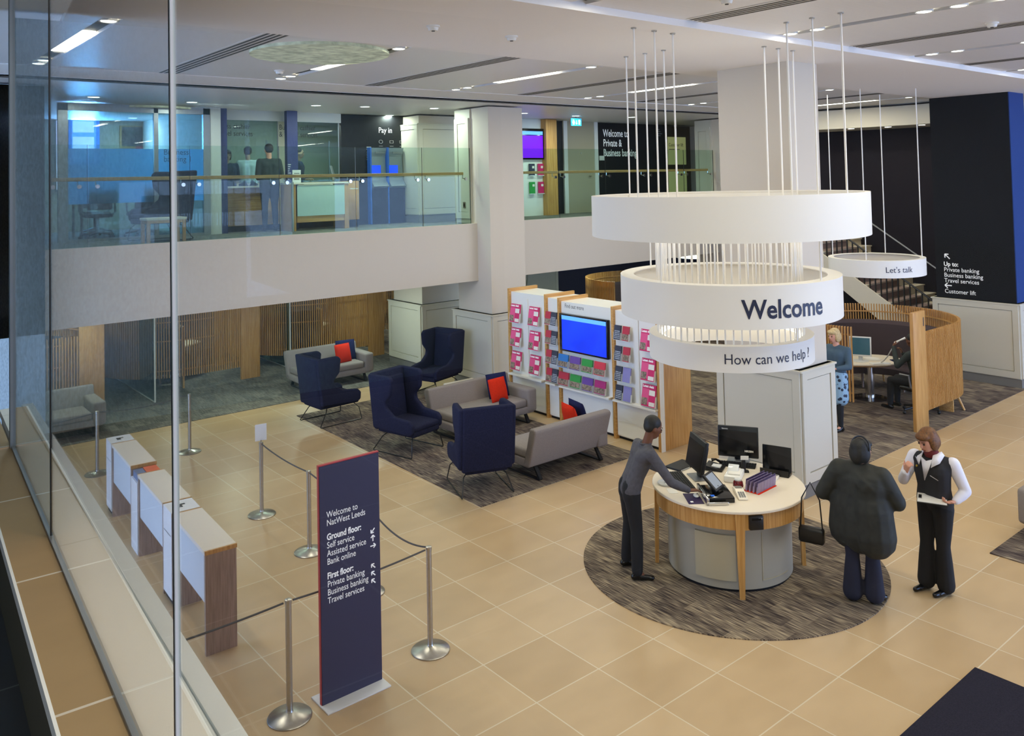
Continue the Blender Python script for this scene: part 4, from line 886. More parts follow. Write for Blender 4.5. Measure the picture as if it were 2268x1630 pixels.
# meeting room
M('bluewin','2E86F0',.5,emit=3); M('skywin','B9CCFF',.5,emit=4); M('photo1','4A4A46',.3,noise=.8,nscale=3.5); M('redstrip','B03A3A',.5)
m_ = bpy.data.materials.new('film'); m_.use_nodes = True; MATS['film'] = m_; nt = m_.node_tree; nt.nodes.clear()
o_ = nt.nodes.new('ShaderNodeOutputMaterial'); mx = nt.nodes.new('ShaderNodeMixShader'); tl = nt.nodes.new('ShaderNodeBsdfTranslucent'); tl.inputs[0].default_value = (.55,.78,.95,1)
tp = nt.nodes.new('ShaderNodeBsdfTransparent'); tp.inputs[0].default_value = (.6,.85,1,1); mx.inputs[0].default_value = .35
nt.links.new(tl.outputs[0],mx.inputs[1]); nt.links.new(tp.outputs[0],mx.inputs[2]); nt.links.new(mx.outputs[0],o_.inputs[0])
MY = 16.6
mr = thing('glass_room_front','tinted glass front of the upstairs meeting room with a blue frosted band','glass wall',(0,MY,F1))
gs = MB().box(3.3,5.83,-.006,.006,0.05,2.38).build('glass_sheet','g_room',mr)
MB().box(3.4,4.86,-.009,-.0065,.68,1.68).build('frosted_band','film',mr); MB().box(4.96,5.80,-.009,-.0065,.68,1.68).build('frosted_band','film',mr)
for x0,x1 in ((3.24,3.40),(4.87,4.95),(5.80,5.93)): MB().box(x0,x1,-.04,.04,0,2.48).build('mullion','greymetal',mr)
MB().box(3.24,5.93,-.04,.04,2.36,2.50).build('top_rail','greymetal',mr); MB().box(3.24,5.93,-.03,.03,0,.05).build('bottom_rail','greymetal',mr)
text('lettering','Business\nbanking 1',.155,'text_dark',(5.05,-.012,1.57),(1,0,0),(0,0,1),mr,lead=.85,xs=.9)
struct('wall_meeting', MB().box(2.45,9.2,21.0,21.1,F1,ZB+.03), 'panel', 'beige back wall of the upstairs meeting room', 'wall')
struct('wall_meeting_side', MB().box(5.9,6.0,MY+.05,21,F1,ZB+.03), 'wall', 'side wall between the meeting room and the cashier windows', 'wall')
struct('wall_gallery_left', MB().box(2.3,2.45,GY+.1,30,F1,ZB+.03), 'wallcool', 'wall at the left end of the first floor gallery', 'wall')
struct('wall_left_upper', MB().box(-3.0,2.57,14.05,14.28,SB,ZB), 'weave_wall', 'blue grey woven wall panel left of the gallery glass', 'wall')
w5 = thing('window_5','bright daylight window with a blue frame in the meeting room','window',(4.62,20.98,F1+1.52),0,None,'structure')
MB().box(-.30,.34,-.03,.0,0,1.05).build('frame','bluewin',w5); MB().box(-.22,.22,-.04,-.03,.08,.62).box(-.22,.22,-.04,-.03,.72,.98).build('panes','skywin',w5)
w6 = thing('window_6','tall narrow daylight window at the left end of the meeting room','window',(4.12,20.98,F1+.9),0,None,'structure')
MB().box(-.08,.09,-.03,.0,0,1.65).build('frame','greymetal',w6); MB().box(-.05,.06,-.04,-.03,.05,1.6).build('panes','skywin',w6)
area_lamp('daylight',(0,-.06,.5),(.5,1.0),420,(.16,.46,1.0),w5,(PI/2,0,PI))
for (x0,x1,z0,z1,lb) in ((5.4,6.2,1.9,2.42,'dark group photograph in a wood frame on the meeting room wall'),(6.75,7.1,1.95,2.5,'smaller dark framed photograph right of the group photograph')):
    t = thing('picture_frame',lb,'picture',((x0+x1)/2,20.97,F1+(z0+z1)/2)); a, c = (x1-x0)/2, (z1-z0)/2
    MB().box(-a,a,-.015,.03,-c,c).build('frame','oak_x',t); MB().box(-a+.04,a-.05,-.02,-.015,-c+.03,c-.03).build('photo','photo1',t)
one('wall_strip', MB().box(5.75,6.4,20.93,20.99,F1+1.86,F1+1.94), 'redstrip', 'red strip beneath the photographs in the meeting room', 'strip')
t = thing('meeting_table','long grey topped table in the upstairs meeting room','table',(4.7,18.2,F1)); MB().rbox(-.95,.75,-.45,.45,.70,.74,.01).build('table_top','wallcool',t)
for sx in (-.8,.6):
    for sy in (-.35,.35): MB().cyl(sx,sy,0,.70,.025,10).build('leg','greymetal',t)
for i,(x,y,rz,lb) in enumerate(((4.1,17.5,1.5,'dark chair at the left of the upstairs meeting table'),(4.9,17.45,1.6,'dark chair in front of the upstairs meeting table'),(4.4,19.0,-1.5,'dark chair behind the upstairs meeting table'))): 
    t = office_chair(lb,x,y,rz); t.location.z = F1; t['group'] = 'chairs in the meeting room'
wing_chair('wing_chair','navy wing chair upstairs behind the gallery glass',4.70,15.62,math.radians(187),'navyfab',F1,1.0)
t = thing('side_table','small oak side table upstairs beside the navy wing chair','side table',(4.50,14.82,F1)); MB().rbox(-.33,.33,-.20,.20,.40,.44,.006).build('table_top','top_white',t); MB().box(-.31,.31,-.18,.18,.35,.40).build('apron','oak_x',t)
for sx in (-1,1):
    for sy in (-1,1): MB().box(sx*.29-.025,sx*.29+.025,sy*.16-.025,sy*.16+.025,0,.40).build('leg','oak',t)
# cashier windows
QY = 17.05
struct('wall_cashier', MB().box(5.95,9.06,QY+.0,QY+.1,5.72,ZB+.03), 'wallcool', 'pale header above the cashier windows', 'wall')
struct('wall_cashier_back', MB().box(5.95,12,19.2,19.3,F1,ZB+.03), 'panel', 'beige wall behind the cashier windows', 'wall')
struct('trim_15', MB().box(5.93,6.16,MY,QY+.1,F1,ZB+.02), 'wallcool', 'pale narrow wall between the meeting room and the navy post', 'wall')
M('navypost','232C66',.4)
for x0,x1,lb in ((6.17,6.32,'dark blue post left of the left cashier window'),(7.60,7.84,'broad navy post between the two cashier windows')):
    t = thing('navy_post',lb,'post',((x0+x1)/2,QY-.30,F1)); a = (x1-x0)/2; MB().box(-a,a,-.06,.06,0,ZB+.02-F1).build('post','navypost',t)
    if x0 > 7: 
        for i in range(8): MB().box(-a+.012,-a+.012+(.03+.012*((i*5)%4)),-.0615,-.060,1.05+i*.045,1.065+i*.045).build('small_print','frame_white',t)
for (x0,x1,xt,lb) in ((6.34,7.56,6.10,'left cashier window with dark lettering and an oak front'),(7.86,9.0,7.58,'right cashier window with dark lettering and an oak front')):
    t = thing('cashier_window',lb,'cashier window',(x0,QY,F1)); L = x1-x0
    MB().box(0,L,-.005,.005,1.0,2.31).build('glass_sheet','g_room',t); MB().box(0,.02,-.01,.01,1.0,2.31).box(L-.02,L,-.01,.01,1.0,2.31).build('edge','greymetal',t)
    MB().mat('oak_x').box(0,L,-.03,.05,.12,.90).mat('dark').box(0,L,-.02,.05,0,.12).build('front_panel',None,t); MB().rbox(-.02,L+.02,-.22,.40,.90,.94,.006).build('counter_top','top_white',t)
    text('lettering','Business cashier',.158,'text_dark',(xt-x0,-.008,2.13),(1,0,0),(0,0,1),t,xs=.82); text('lettering','& Travel services',.158,'text_dark',(xt-x0,-.008,1.98),(1,0,0),(0,0,1),t,xs=.82)
    MB().box(L*.78,L*.80,.0,.02,1.0,1.9).build('screen_edge','greymetal',t)
dk = thing('cashier_desk','oak legged cashier desk with a pale glass front, upstairs','desk',(8.02,16.28,F1))
MB().mat('top_white').box(-.64,.66,-.28,.28,.95,.985).build('desk_top',None,dk); M('mintpanel','B7CFC6',.35); MB().box(-.52,.55,-.26,-.24,.30,.93).build('front_panel','mintpanel',dk); MB().box(-.52,.58,-.24,-.20,.17,.30).build('lower_panel','oak_x',dk)
for x in (-.60,.60): MB().box(x-.05,x+.05,-.26,.26,0,.95).build('leg','oak',dk)
t = thing('notice_card','white notice card standing on the cashier desk','notice',(7.55,16.15,F1+.985)); MB().box(-.09,.09,-.01,.01,0,.26).build('card','frame_white',t); MB().box(-.06,.06,-.0115,-.01,.06,.09).box(-.06,.06,-.0115,-.01,.13,.15).box(-.06,.06,-.0115,-.01,.18,.20).build('print','skirt',t)
t = thing('computer_monitor','slim tilted monitor on the cashier desk beside the pay-in wall','monitor',(8.60,16.48,F1+.985),1.0); b = MB(); b.T = Matrix.Rotation(-.25,4,'X'); b.rbox(-.17,.17,-.012,.012,.05,.36,.005); b.build('screen','greymetal',t); MB().rbox(-.08,.08,-.03,.10,0,.015,.004).rbox(-.02,.02,.03,.06,.01,.2,.005).build('stand','greymetal',t)
t = thing('oak_cabinet','oak cabinet between the cashier desk and the black pay-in wall','cabinet',(8.98,16.55,F1)); MB().rbox(-.17,.12,-.2,.2,.16,1.0,.004).build('cabinet','oak',t); MB().box(-.14,.10,-.18,.18,0,.16).build('kick','dark',t); MB().box(-.10,.10,-.203,-.2,.82,.84).build('slot','frame_white',t)
# pay-in wall with machines
struct('wall_payin', MB().box(9.06,10.72,QY,QY+.12,F1,ZB+.02), 'dark', 'black pay-in wall upstairs between the cashier windows and the panelled column', 'wall')
pz = thing('pay_in_lettering','white Pay in lettering and icons on the black upstairs wall','lettering',(0,QY-.004,0)); text('lettering','Pay in',.185,'text_white',(10.02,0,5.52),(1,0,0),(0,0,1),pz,xs=.85)
for i,x in enumerate((10.02,10.31,10.58)):
    b = MB(); 
    for q in range(10 if i == 0 else 4):
        n_ = 10 if i == 0 else 4; a0_, a1_ = 2*PI*q/n_+PI/4, 2*PI*(q+1)/n_+PI/4; R0 = .055; sx = 1.0 if i == 0 else 1.3
        b.quad((x+.06+R0*sx*math.cos(a0_),0,5.31+R0*.8*math.sin(a0_)),(x+.06+R0*sx*math.cos(a1_),0,5.31+R0*.8*math.sin(a1_)),(x+.06+(R0-.008)*sx*math.cos(a1_),0,5.31+(R0-.008)*.8*math.sin(a1_)),(x+.06+(R0-.008)*sx*math.cos(a0_),0,5.31+(R0-.008)*.8*math.sin(a0_)))
    b.build('icon','frame_white',pz); MB().box(x+.01,x+.11,-.001,.0,5.20,5.215).build('caption','greymetal',pz)
for i in range(7): MB().box(9.70,9.82-.02*(i%3),-.001,0,5.17-i*.045 if i < 2 else 5.14-i*.042,5.19-i*.045 if i < 2 else 5.155-i*.042).build('small_print','frame_white',pz)
M('atmblue','1F5FC0',.4,emit=.25); M('atmgrey','8E979C',.4,.3); M('scr_atm','1C49F0',.3,emit=1.6)
def atm(label, x, lit):
    t = thing('cash_machine',label,'cash machine',(x,QY-.045,F1),0,'machines in the pay-in wall')
    MB().box(-.22,.20,-.12,.02,0,.82).build('cabinet','dark',t); b = MB(); b.slab([(-.12,.82),(-.20,.86),(-.06,1.0),(-.03,1.55),(-.10,1.75),(.02,1.75),(.02,.82)],.40,.006,axis='x'); b.build('fascia','atmgrey',t)
    MB().box(-.19,.05,-.075,-.05,1.13,1.35).build('screen','scr_atm',t); MB().box(-.12,.12,-.215,-.195,.875,.885).build('cash_slot','frame_white',t); MB().box(-.10,.14,-.105,-.09,1.62,1.66).build('header','greymetal',t)
    MB().box(-.25,-.215,-.12,.02,0,1.76).build('light_strip','atmblue',t); return t
atm('grey cash machine with a blue screen and a lit blue edge on the pay-in wall',9.95,True); atm('second grey cash machine, half hidden by the panelled column upstairs',10.41,True)
# right hand part: leaflet screen, black welcome wall, doors
RY = 16.8
struct('wall_welcome', MB().box(14.98,15.62,RY,RY+.12,F1,ZB+.02).box(15.62,16.95,RY,RY+.12,F1+2.62,ZB+.02).box(16.95,19.92,RY,RY+.12,F1,ZB+.02), 'dark', 'black wall upstairs lettered Welcome to Private and Business banking', 'wall')
wz = thing('wall_lettering','white lettering Welcome to Private & Business banking on the black upstairs wall','lettering',(0,RY-.004,0))
for i, tx in enumerate(('Welcome to','Private &','Business banking')): text('lettering',tx,.295,'text_white',(17.19,0,5.53-.28*i),(1,0,0),(0,0,1),wz,bold=.012,xs=.70)
for i in range(4): MB().box(19.47,19.47+(.16,.2,.27,.2)[i],-.001,0,5.76-.06*i,5.785-.06*i).build('small_print','greymetal',wz)
one('light_switch', MB().rbox(17.01,17.21,RY-.02,RY,4.85,4.98,.004), 'frame_white', 'white switch plate on the black upstairs wall beside the door', 'switch')
d = thing('door_2','closed beige door in a white frame on the black upstairs wall','door',(16.28,RY,F1),0,None,'structure')
MB().box(-.52,.52,-.02,.03,.0,2.52).build('leaf','cream_door',d); MB().box(-.66,-.52,-.05,.05,0,2.64).box(.52,.66,-.05,.05,0,2.64).box(-.66,.66,-.05,.05,2.52,2.64).build('frame','frame_white',d); MB().tube([(.34,-.02,1.0),(.34,-.07,1.0),(.24,-.07,1.0)],.012,8).build('handle','chrome',d); MB().cyl(.0,-.03,1.62,1.66,.012,8).build('spyhole','steel',d)
struct('trim_16', MB().box(14.62,15.0,RY-.45,RY+.05,F1,ZB+.02), 'oak', 'oak panel at the left end of the black upstairs wall', 'panel')
sh = thing('leaflet_shelf','upstairs white leaflet unit with a purple screen','display unit',(14.3,RY-.30,F1)); MB().box(-.75,.34,.02,.4,0,2.0).build('cabinet','gloss_white',sh); MB().box(-.75,.34,.05,.4,2.0,2.52).build('header','wallcool',sh)
t = thing('wall_screen','purple wall screen on the upstairs leaflet unit','screen',(14.22,RY-.33,F1+1.86)); MB().rbox(-.65,.45,-.03,.04,-.40,.40,.006).build('bezel','blackgloss',t); MB().mat('scr_purple').box(-.62,.36,-.033,-.031,-.36,.22).mat('scr_top').box(-.62,.36,-.033,-.031,.24,.33).build('display',None,t)
for c in range(2):
    for r_ in range(2):
        kk = (('l_navy','l_pink'),('l_green','l_pink'))[r_][c]; nmc = (('dark blue','pink'),('green','pink'))[r_][c]
        t = thing('leaflet','%s leaflet, %s row under the purple screen upstairs' % (nmc,('upper','lower')[r_]),'leaflet',(14.22+.30*c,RY-.30,F1+(1.05,.58)[r_]),0,'leaflets upstairs'); MB().mat(kk).box(-.09,.09,-.03,-.0,0,.30).mat('white').box(.0,.07,-.031,-.03,.18,.24).build('booklet',None,t); MB().box(-.10,.10,-.045,.0,-.02,.0).build('holder','acrylic',t)
d = thing('door_3','yellow lit lift door lettered Customer lift, upstairs right','door',(20.4,RY,F1),0,None,'structure')
M('liftglass','C9CC8A',.4,emit=.35); M('liftframe','4A3E1E',.5); MB().box(-.50,.62,-.04,.04,0,2.48).build('frame','liftframe',d); MB().box(-.46,.40,-.045,-.04,.08,1.15).box(-.46,.40,-.045,-.04,1.30,2.15).build('glass_sheet','liftglass',d); text('lettering','Customer lift',.15,'text_dark',(-.42,-.05,1.86),(1,0,0),(0,0,1),d,xs=.85); MB().box(-.40,.10,-.048,-.046,1.76,1.78).build('small_print','skirt',d)
struct('wall_lift', MB().box(19.92,34,RY+.05,RY+.15,F1,ZB+.02), 'panel', 'cream wall around the upstairs lift door', 'wall')
M('exitcyan','22A7E0',.4,emit=1.0); t = thing('exit_sign','blue exit sign with white pictograms hanging from the gallery ceiling','exit sign',(14.95,15.55,ZB-.14)); MB().rbox(-.17,.17,-.02,.02,-.06,.13,.004).build('panel','exitcyan',t); 
b = MB().box(-.13,-.08,-.0215,-.02,-.03,.06).box(-.15,-.06,-.0215,-.02,.02,.035).ell((-.105,-.021,.085),(.014,.002,.014),8,6).box(-.01,.0,-.0215,-.02,-.03,.09).box(-.03,.02,-.0215,-.02,.0,.012).box(.07,.12,-.0215,-.02,-.03,.10).box(.05,.14,-.0215,-.02,.06,.075); b.build('pictogram','text_white',t); MB().box(-.01,.01,-.005,.005,.13,.17).build('bracket','greymetal',t)
# ================================================================ PEOPLE
M('skin','C98E72',.55,spec=.3); M('skin_d','6E4632',.55,spec=.3); M('skin_p','D69C84',.55,spec=.3); M('hair_red','6A4118',.6,noise=.5,nscale=60); M('hair_dk','151311',.6,noise=.4,nscale=50); M('hair_bl','C2A878',.6,noise=.3,nscale=60)
M('shirt_grey','4C4A50',.8,noise=.15,nscale=30); M('trs_black','121216',.85); M('vest','1E1D24',.85,noise=.2,nscale=80); M('shirt_white','E6E4EE',.8); M('jacket_blk','23241F',.75,noise=.35,nscale=16); M('trs_navy','1B1D30',.85); M('scarf','6A1414',.8)
M('jacket_blue','3F5566',.8); M('suit_blue','15294A',.8); M('jk_dark','26302F',.8); M('shoe','0B0B0D',.25); M('eye','120E0C',.2); M('lips','8A4438',.5); M('gold','B49A3C',.3,1.0)
mm = bpy.data.materials.new('skirt_print'); mm.use_nodes = True; MATS['skirt_print'] = mm; nt = mm.node_tree; vr = nt.nodes.new('ShaderNodeTexVoronoi'); vr.inputs['Scale'].default_value = 16; g_ = nt.nodes.new('ShaderNodeNewGeometry'); rp = nt.nodes.new('ShaderNodeValToRGB'); rp.color_ramp.elements[0].position = .38; rp.color_ramp.elements[1].position = .46; rp.color_ramp.elements[0].color = lin('16233A'); rp.color_ramp.elements[1].color = lin('8FB2CC')
nt.links.new(g_.outputs['Position'],vr.inputs['Vector']); nt.links.new(vr.outputs['Distance'],rp.inputs['Fac']); nt.links.new(rp.outputs['Color'],nt.nodes['Principled BSDF'].inputs['Base Color'])
def capsule(b, p0, r0, p1, r1, n=12):
    p0, p1 = Vector(p0), Vector(p1); d = p1-p0; L = d.length
    if L < 1e-5: d = Vector((0,0,1)); L = 1e-5
    d = d/L if L > 1e-5 else d; pts = []; rs = []
    for a in (-85,-60,-30): pts.append(p0+d*r0*math.sin(math.radians(a))); rs.append(r0*math.cos(math.radians(a)))
    pts += [p0,p1]; rs += [r0,r1]
    for a in (30,60,85): pts.append(p1+d*r1*math.sin(math.radians(a))); rs.append(r1*math.cos(math.radians(a)))
    b.tube(pts, rs, n)
def ellip(b, c, f, u, r, n=14, m=10):
    """ellipsoid with radii r along forward, side and up"""
    f = Vector(f).normalized(); u = Vector(u); s = u.cross(f).normalized(); u = f.cross(s); T = b.T.copy()
    R = Matrix((f,s,u)).transposed().to_4x4(); b.T = T @ Matrix.Translation(c) @ R; b.ell((0,0,0), r, n, m); b.T = T
def fuse(name, b, mat, parent, voxel=.011, smooth=6):
    """join overlapping pieces into one continuous surface"""
    me = bpy.data.meshes.new('tmp'); me.from_pydata(b.v, [], b.f); ob = bpy.data.objects.new('tmp', me); C.objects.link(ob)
    md = ob.modifiers.new('r','REMESH'); md.mode = 'VOXEL'; md.voxel_size = voxel; sm = ob.modifiers.new('s','SMOOTH'); sm.iterations = smooth; sm.factor = .5
    dg = bpy.context.evaluated_depsgraph_get(); me2 = bpy.data.meshes.new_from_object(ob.evaluated_get(dg), depsgraph=dg); me2.name = name
    bpy.data.objects.remove(ob); bpy.data.meshes.remove(me); me2.materials.clear(); me2.materials.append(MATS[mat]); me2.polygons.foreach_set('use_smooth',[True]*len(me2.polygons))
    o = bpy.data.objects.new(name, me2); C.objects.link(o); o.parent = parent; return o
def V(*a): return Vector(a)
def hand(b, w, d, nrm, side, curl=.5, s=1.0):
    """palm, four bent fingers and a thumb; w wrist, d pointing direction, nrm back of the hand"""
    d = Vector(d).normalized(); nrm = Vector(nrm); nrm = (nrm-d*nrm.dot(d)).normalized(); l = nrm.cross(d)*side
    pc = w+d*.045*s
    for k in (-.024,-.008,.008,.024): capsule(b, w+l*k*.6*s, .015*s, w+d*.085*s+l*k*s*1.05, .0125*s, 8)
    for i,(k,L) in enumerate(((.029,.066),(.010,.076),(-.010,.071),(-.028,.055))):
        a = w+d*.088*s+l*k*s; q = d*math.cos(curl*.7)-nrm*math.sin(curl*.7); m1 = a+q*L*.5*s; q2 = d*math.cos(curl*1.7)-nrm*math.sin(curl*1.7); m2 = m1+q2*L*.5*s
        capsule(b, a, .0095*s, m1, .0088*s, 8); capsule(b, m1, .0088*s, m2, .0075*s, 8)
    t0 = w+d*.03*s+l*.026*s; t1 = t0+(d*.6+l*.75-nrm*.25).normalized()*.042*s; capsule(b,t0,.013*s,t1,.0105*s,8); capsule(b,t1,.0105*s,t1+(d*.9+l*.25-nrm*.3).normalized()*.032*s,.0088*s,8)
def person(label, base, J, f, hf, skin, hairm, top, legs, hair='short', girth=1.0, hand_curl=(.5,.5), hn=((0,0,1),(0,0,1)), coat=0.0, skirt=None, sleeves=None, vx=.011, flare=0.0, hup=(0,0,1), shoes=True, feet=None, legskin=None):
    """J: joints in world coordinates; f torso facing, hf head facing"""
    t = thing('person', label, 'person', base); o = V(*base); g = lambda k: V(*J[k])-o
    f = Vector(f).normalized(); side = V(f.y,-f.x,0)                  # towards the right hand
    pel, nk, hd = g('pelvis'), g('neck'), g('head'); hf = Vector(hf).normalized(); hu = Vector(hup)
    hs = hu.cross(hf).normalized(); hu = hf.cross(hs)                  # hs: left of the face
    chest = nk.lerp(pel,.30); waist = nk.lerp(pel,.68)
    gw = girth
    def torso(b, e):
        for sg, key in ((1,'shR'),(-1,'shL')):
            sh = g(key); capsule(b, nk-V(0,0,.055), .062+e, sh.lerp(nk,.06)-V(0,0,.015), .060+e)
            capsule(b, sh.lerp(chest,.25), .072+e, chest+side*sg*.085*gw, .098*gw+e); capsule(b, chest+side*sg*.085*gw+f*.015, .100*gw+e, waist+side*sg*.070*gw, .092*gw+e); capsule(b, waist+side*sg*.070*gw, .092*gw+e, pel+side*sg*.085*gw, .100*gw+e)
        capsule(b, chest+f*.02, .10*gw+e, waist, .095*gw+e); capsule(b, waist, .10*gw+e, pel, .105*gw+e)
    def arm(b, s, e, upto='wr'):
        sh, el, wr = g('sh'+s), g('el'+s), g('wr'+s)
        capsule(b, sh, .056*min(gw,1.15)+e, sh.lerp(el,.5), .049*min(gw,1.15)+e); capsule(b, sh.lerp(el,.5), .049*min(gw,1.15)+e, el, .041+e); capsule(b, el, .041+e, el.lerp(wr,.4), .040+e); capsule(b, el.lerp(wr,.4), .040+e, wr if upto == 'wr' else el.lerp(wr,.93), .027+e)
    def leg(b, s, e, fl_=0.0, end=1.0):
        sg = 1 if s == 'R' else -1; hip = pel+side*sg*.088*gw-V(0,0,.03); kn, an = g('kn'+s), g('an'+s); an = kn.lerp(an,end)
        capsule(b, hip, .092*min(gw,1.2)+e, hip.lerp(kn,.5), .076*min(gw,1.15)+e); capsule(b, hip.lerp(kn,.5), .076*min(gw,1.15)+e, kn, .056+e); capsule(b, kn, .056+e, kn.lerp(an,.35), .054+e+fl_*.3); capsule(b, kn.lerp(an,.35), .054+e+fl_*.3, an, .038+e+fl_)
    # body
    b = MB(); torso(b,-.012)
    for s in 'RL': arm(b,s,-.006); leg(b,s,-.010)
    capsule(b, nk-V(0,0,.05), .056, hd-hu*.05-hf*.02, .050)
    ellip(b, hd+hu*.025-hf*.012, hf, hu, (.095,.077,.098)); ellip(b, hd-hu*.045+hf*.028, hf, hu, (.060,.056,.070)); ellip(b, hd-hu*.012+hf*.088, hf, hu, (.024,.013,.024)); ellip(b, hd+hf*.02-hu*.005, hf, hu, (.07,.072,.07))
    for sg in (-1,1): ellip(b, hd+hs*sg*.076-hf*.01-hu*.005, hf, hu, (.020,.010,.032))
    for s, sd, i in (('R',1,0),('L',-1,1)):
        wr = g('wr'+s); hd_ = (g('ha'+s)-wr); hand(b, wr, hd_, hn[i], sd, hand_curl[i])
    for s in 'RL':
        an = g('an'+s); ft = (g('to'+s)-an); ft.z = 0; ft.normalize(); capsule(b, an-V(0,0,.005), .032, an+ft*.06-V(0,0,.03), .024)
    body = fuse('body', b, skin, t, .0085, 4)
    b = MB()
    for sg in (-1,1): ellip(b, hd+hf*.081+hs*sg*.031+hu*.012, hf, hu, (.010,.013,.008), 8, 6)
    b.build('eyes','eye',body)
    b = MB()
    for sg in (-1,1): capsule(b, hd+hf*.086+hs*sg*.018+hu*.034, .005, hd+hf*.078+hs*sg*.047+hu*.034, .004, 6)
    b.build('eyebrows',hairm,body); b = MB(); capsule(b, hd+hf*.083-hs*.020-hu*.062, .0065, hd+hf*.083+hs*.020-hu*.062, .0065, 6); b.build('mouth','lips',body)
    # hair
    b = MB(); ellip(b, hd+hu*.045-hf*.030, hf, hu, (.098,.090,.088))
    if hair == 'bob':
        ellip(b, hd-hu*.015-hf*.055, hf, hu, (.075,.098,.115))
        for sg in (-1,1): ellip(b, hd+hs*sg*.068-hf*.018-hu*.01, hf, hu, (.062,.034,.095))
        ellip(b, hd+hu*.075+hf*.038, hf, hu, (.062,.080,.040))
    elif hair == 'long':
        ellip(b, hd-hu*.05-hf*.06, hf, hu, (.075,.105,.14))
        for sg in (-1,1): ellip(b, hd+hs*sg*.075-hf*.02-hu*.03, hf, hu, (.06,.034,.115))
    else: ellip(b, hd+hu*.01-hf*.055, hf, hu, (.062,.086,.080))
    fuse('hair', b, hairm, t, .009, 4)
    # clothes
    b = MB(); torso(b,.008+coat)
    if coat: 
        for sg in (-1,1): capsule(b, pel+side*sg*.10*gw+V(0,0,.1), .118*gw+coat, pel+side*sg*.115*gw-V(0,0,.17), .128*gw+coat)
        capsule(b, pel, .13*gw+coat, pel-V(0,0,.17), .132*gw+coat)
    if sleeves is None:
        for s in 'RL': arm(b,s,.010+coat*.8,'cuff')
    tp = fuse('jacket' if coat else ('shirt' if sleeves is None else 'waistcoat'), b, top, t, vx, 5)
    if sleeves:
        b = MB()
        for s in 'RL':
            arm(b,s,.014,'cuff'); 
        for s in 'RL': fuse_b = None
        for s in 'RL':
            b = MB(); arm(b,s,.014,'cuff'); fuse('sleeve', b, sleeves, t, vx, 4)
    if skirt:
        b = MB()
        for sg in (-1,1): capsule(b, pel+side*sg*.07, .125, pel+side*sg*.07-V(0,0,.38), .13)
        capsule(b, pel, .13, pel-V(0,0,.40), .13); fuse('skirt', b, skirt, t, vx, 4)
        b = MB()
        for s in 'RL': b = MB(); leg(b,s,.004); fuse('stocking', b, legs, t, vx, 4)
    else:
        b = MB()
        for s in 'RL': leg(b,s,.012,flare,.97)
        for sg in (-1,1): capsule(b, pel+side*sg*.07*gw+V(0,0,.03), .110*gw, pel+side*sg*.08*gw-V(0,0,.06), .112*gw)
        fuse('trousers', b, legs, t, vx, 5)
    for s in 'RL':
        an = g('an'+s); to = g('to'+s); ft = to-an; ft.z = 0; ft.normalize(); zb = an.z-.085; b = MB()
        sd_ = V(-ft.y,ft.x,0)
        for kk, w_, h_ in ((-.055,.034,.075),(.02,.038,.07),(.10,.042,.05),(.165,.036,.036)):
            pass
        capsule(b, V(an.x,an.y,zb+.040)-ft*.035, .038, V(an.x,an.y,zb+.036)+ft*.05, .036); capsule(b, V(an.x,an.y,zb+.034)+ft*.05, .036, V(an.x,an.y,zb+.026)+ft*.16, .026); capsule(b, V(an.x,an.y,zb+.032)+ft*.10+sd_*.012, .026, V(an.x,an.y,zb+.024)+ft*.15-sd_*.01, .024); capsule(b, V(an.x,an.y,zb+.07), .040, V(an.x,an.y,zb+.05), .042)
        so = fuse('shoe', b, 'shoe', t, .009, 3)
    return t, tp, body

# man in grey leaning on the welcome desk
pm, tpm, bm_ = person('person in a grey shirt and black trousers, leaning on the welcome desk', (6.92,6.44,.012), dict(
  pelvis=(6.88,6.46,.94), neck=(7.03,6.34,1.43), head=(7.11,6.29,1.585), shR=(6.93,6.17,1.355), shL=(7.10,6.52,1.365),
  elR=(7.02,5.98,1.09), wrR=(7.205,5.895,.985), haR=(7.30,5.865,.975), elL=(7.26,6.60,1.12), wrL=(7.40,6.49,1.01), haL=(7.48,6.45,.99),
  knR=(6.86,6.35,.51), anR=(6.82,6.32,.098), toR=(6.98,6.17,.05), knL=(6.99,6.58,.52), anL=(6.98,6.63,.098), toL=(7.12,6.54,.05)),
  (.87,-.49,0), (.80,-.45,-.40), 'skin_d','hair_dk','shirt_grey','trs_black','short',.92,(.35,.35), vx=.012, flare=.012, hup=(.3,-.15,.95))
b = MB()
for i in range(16): a=2*PI*i/16; c_=V(7.03-6.92,6.34-6.44,1.455-.012); b.tube([c_+V(.062*math.cos(a),.062*math.sin(a),-.03),c_+V(.060*math.cos(a+2*PI/16),.060*math.sin(a+2*PI/16),-.03)],.010,6)
b.build('collar','shirt_grey',pm)
# woman with the clipboard
pw, tpw, bw_ = person('person in a black waistcoat and white shirt holding a clipboard, auburn hair', (8.90,4.10,0), dict(
  pelvis=(8.92,4.08,.93), neck=(8.89,4.08,1.42), head=(8.84,4.10,1.565), shR=(8.90,4.265,1.365), shL=(8.93,3.89,1.355),
  elR=(8.80,4.345,1.12), wrR=(8.70,4.27,1.235), haR=(8.685,4.235,1.33), elL=(8.99,3.80,1.09), wrL=(8.86,3.85,1.01), haL=(8.78,3.91,1.0),
  knR=(8.90,4.17,.50), anR=(8.92,4.20,.086), toR=(8.76,4.25,.05), knL=(8.91,4.01,.50), anL=(8.94,4.01,.086), toL=(8.78,4.06,.05)),
  (-.98,.16,0), (-.86,.30,-.42), 'skin_p','hair_red','vest','trs_black','bob',1.0,(1.25,.9), ((-.9,.3,.2),(.25,-.4,-.9)), sleeves='shirt_white', vx=.011, flare=.040, hup=(-.35,.1,.93))
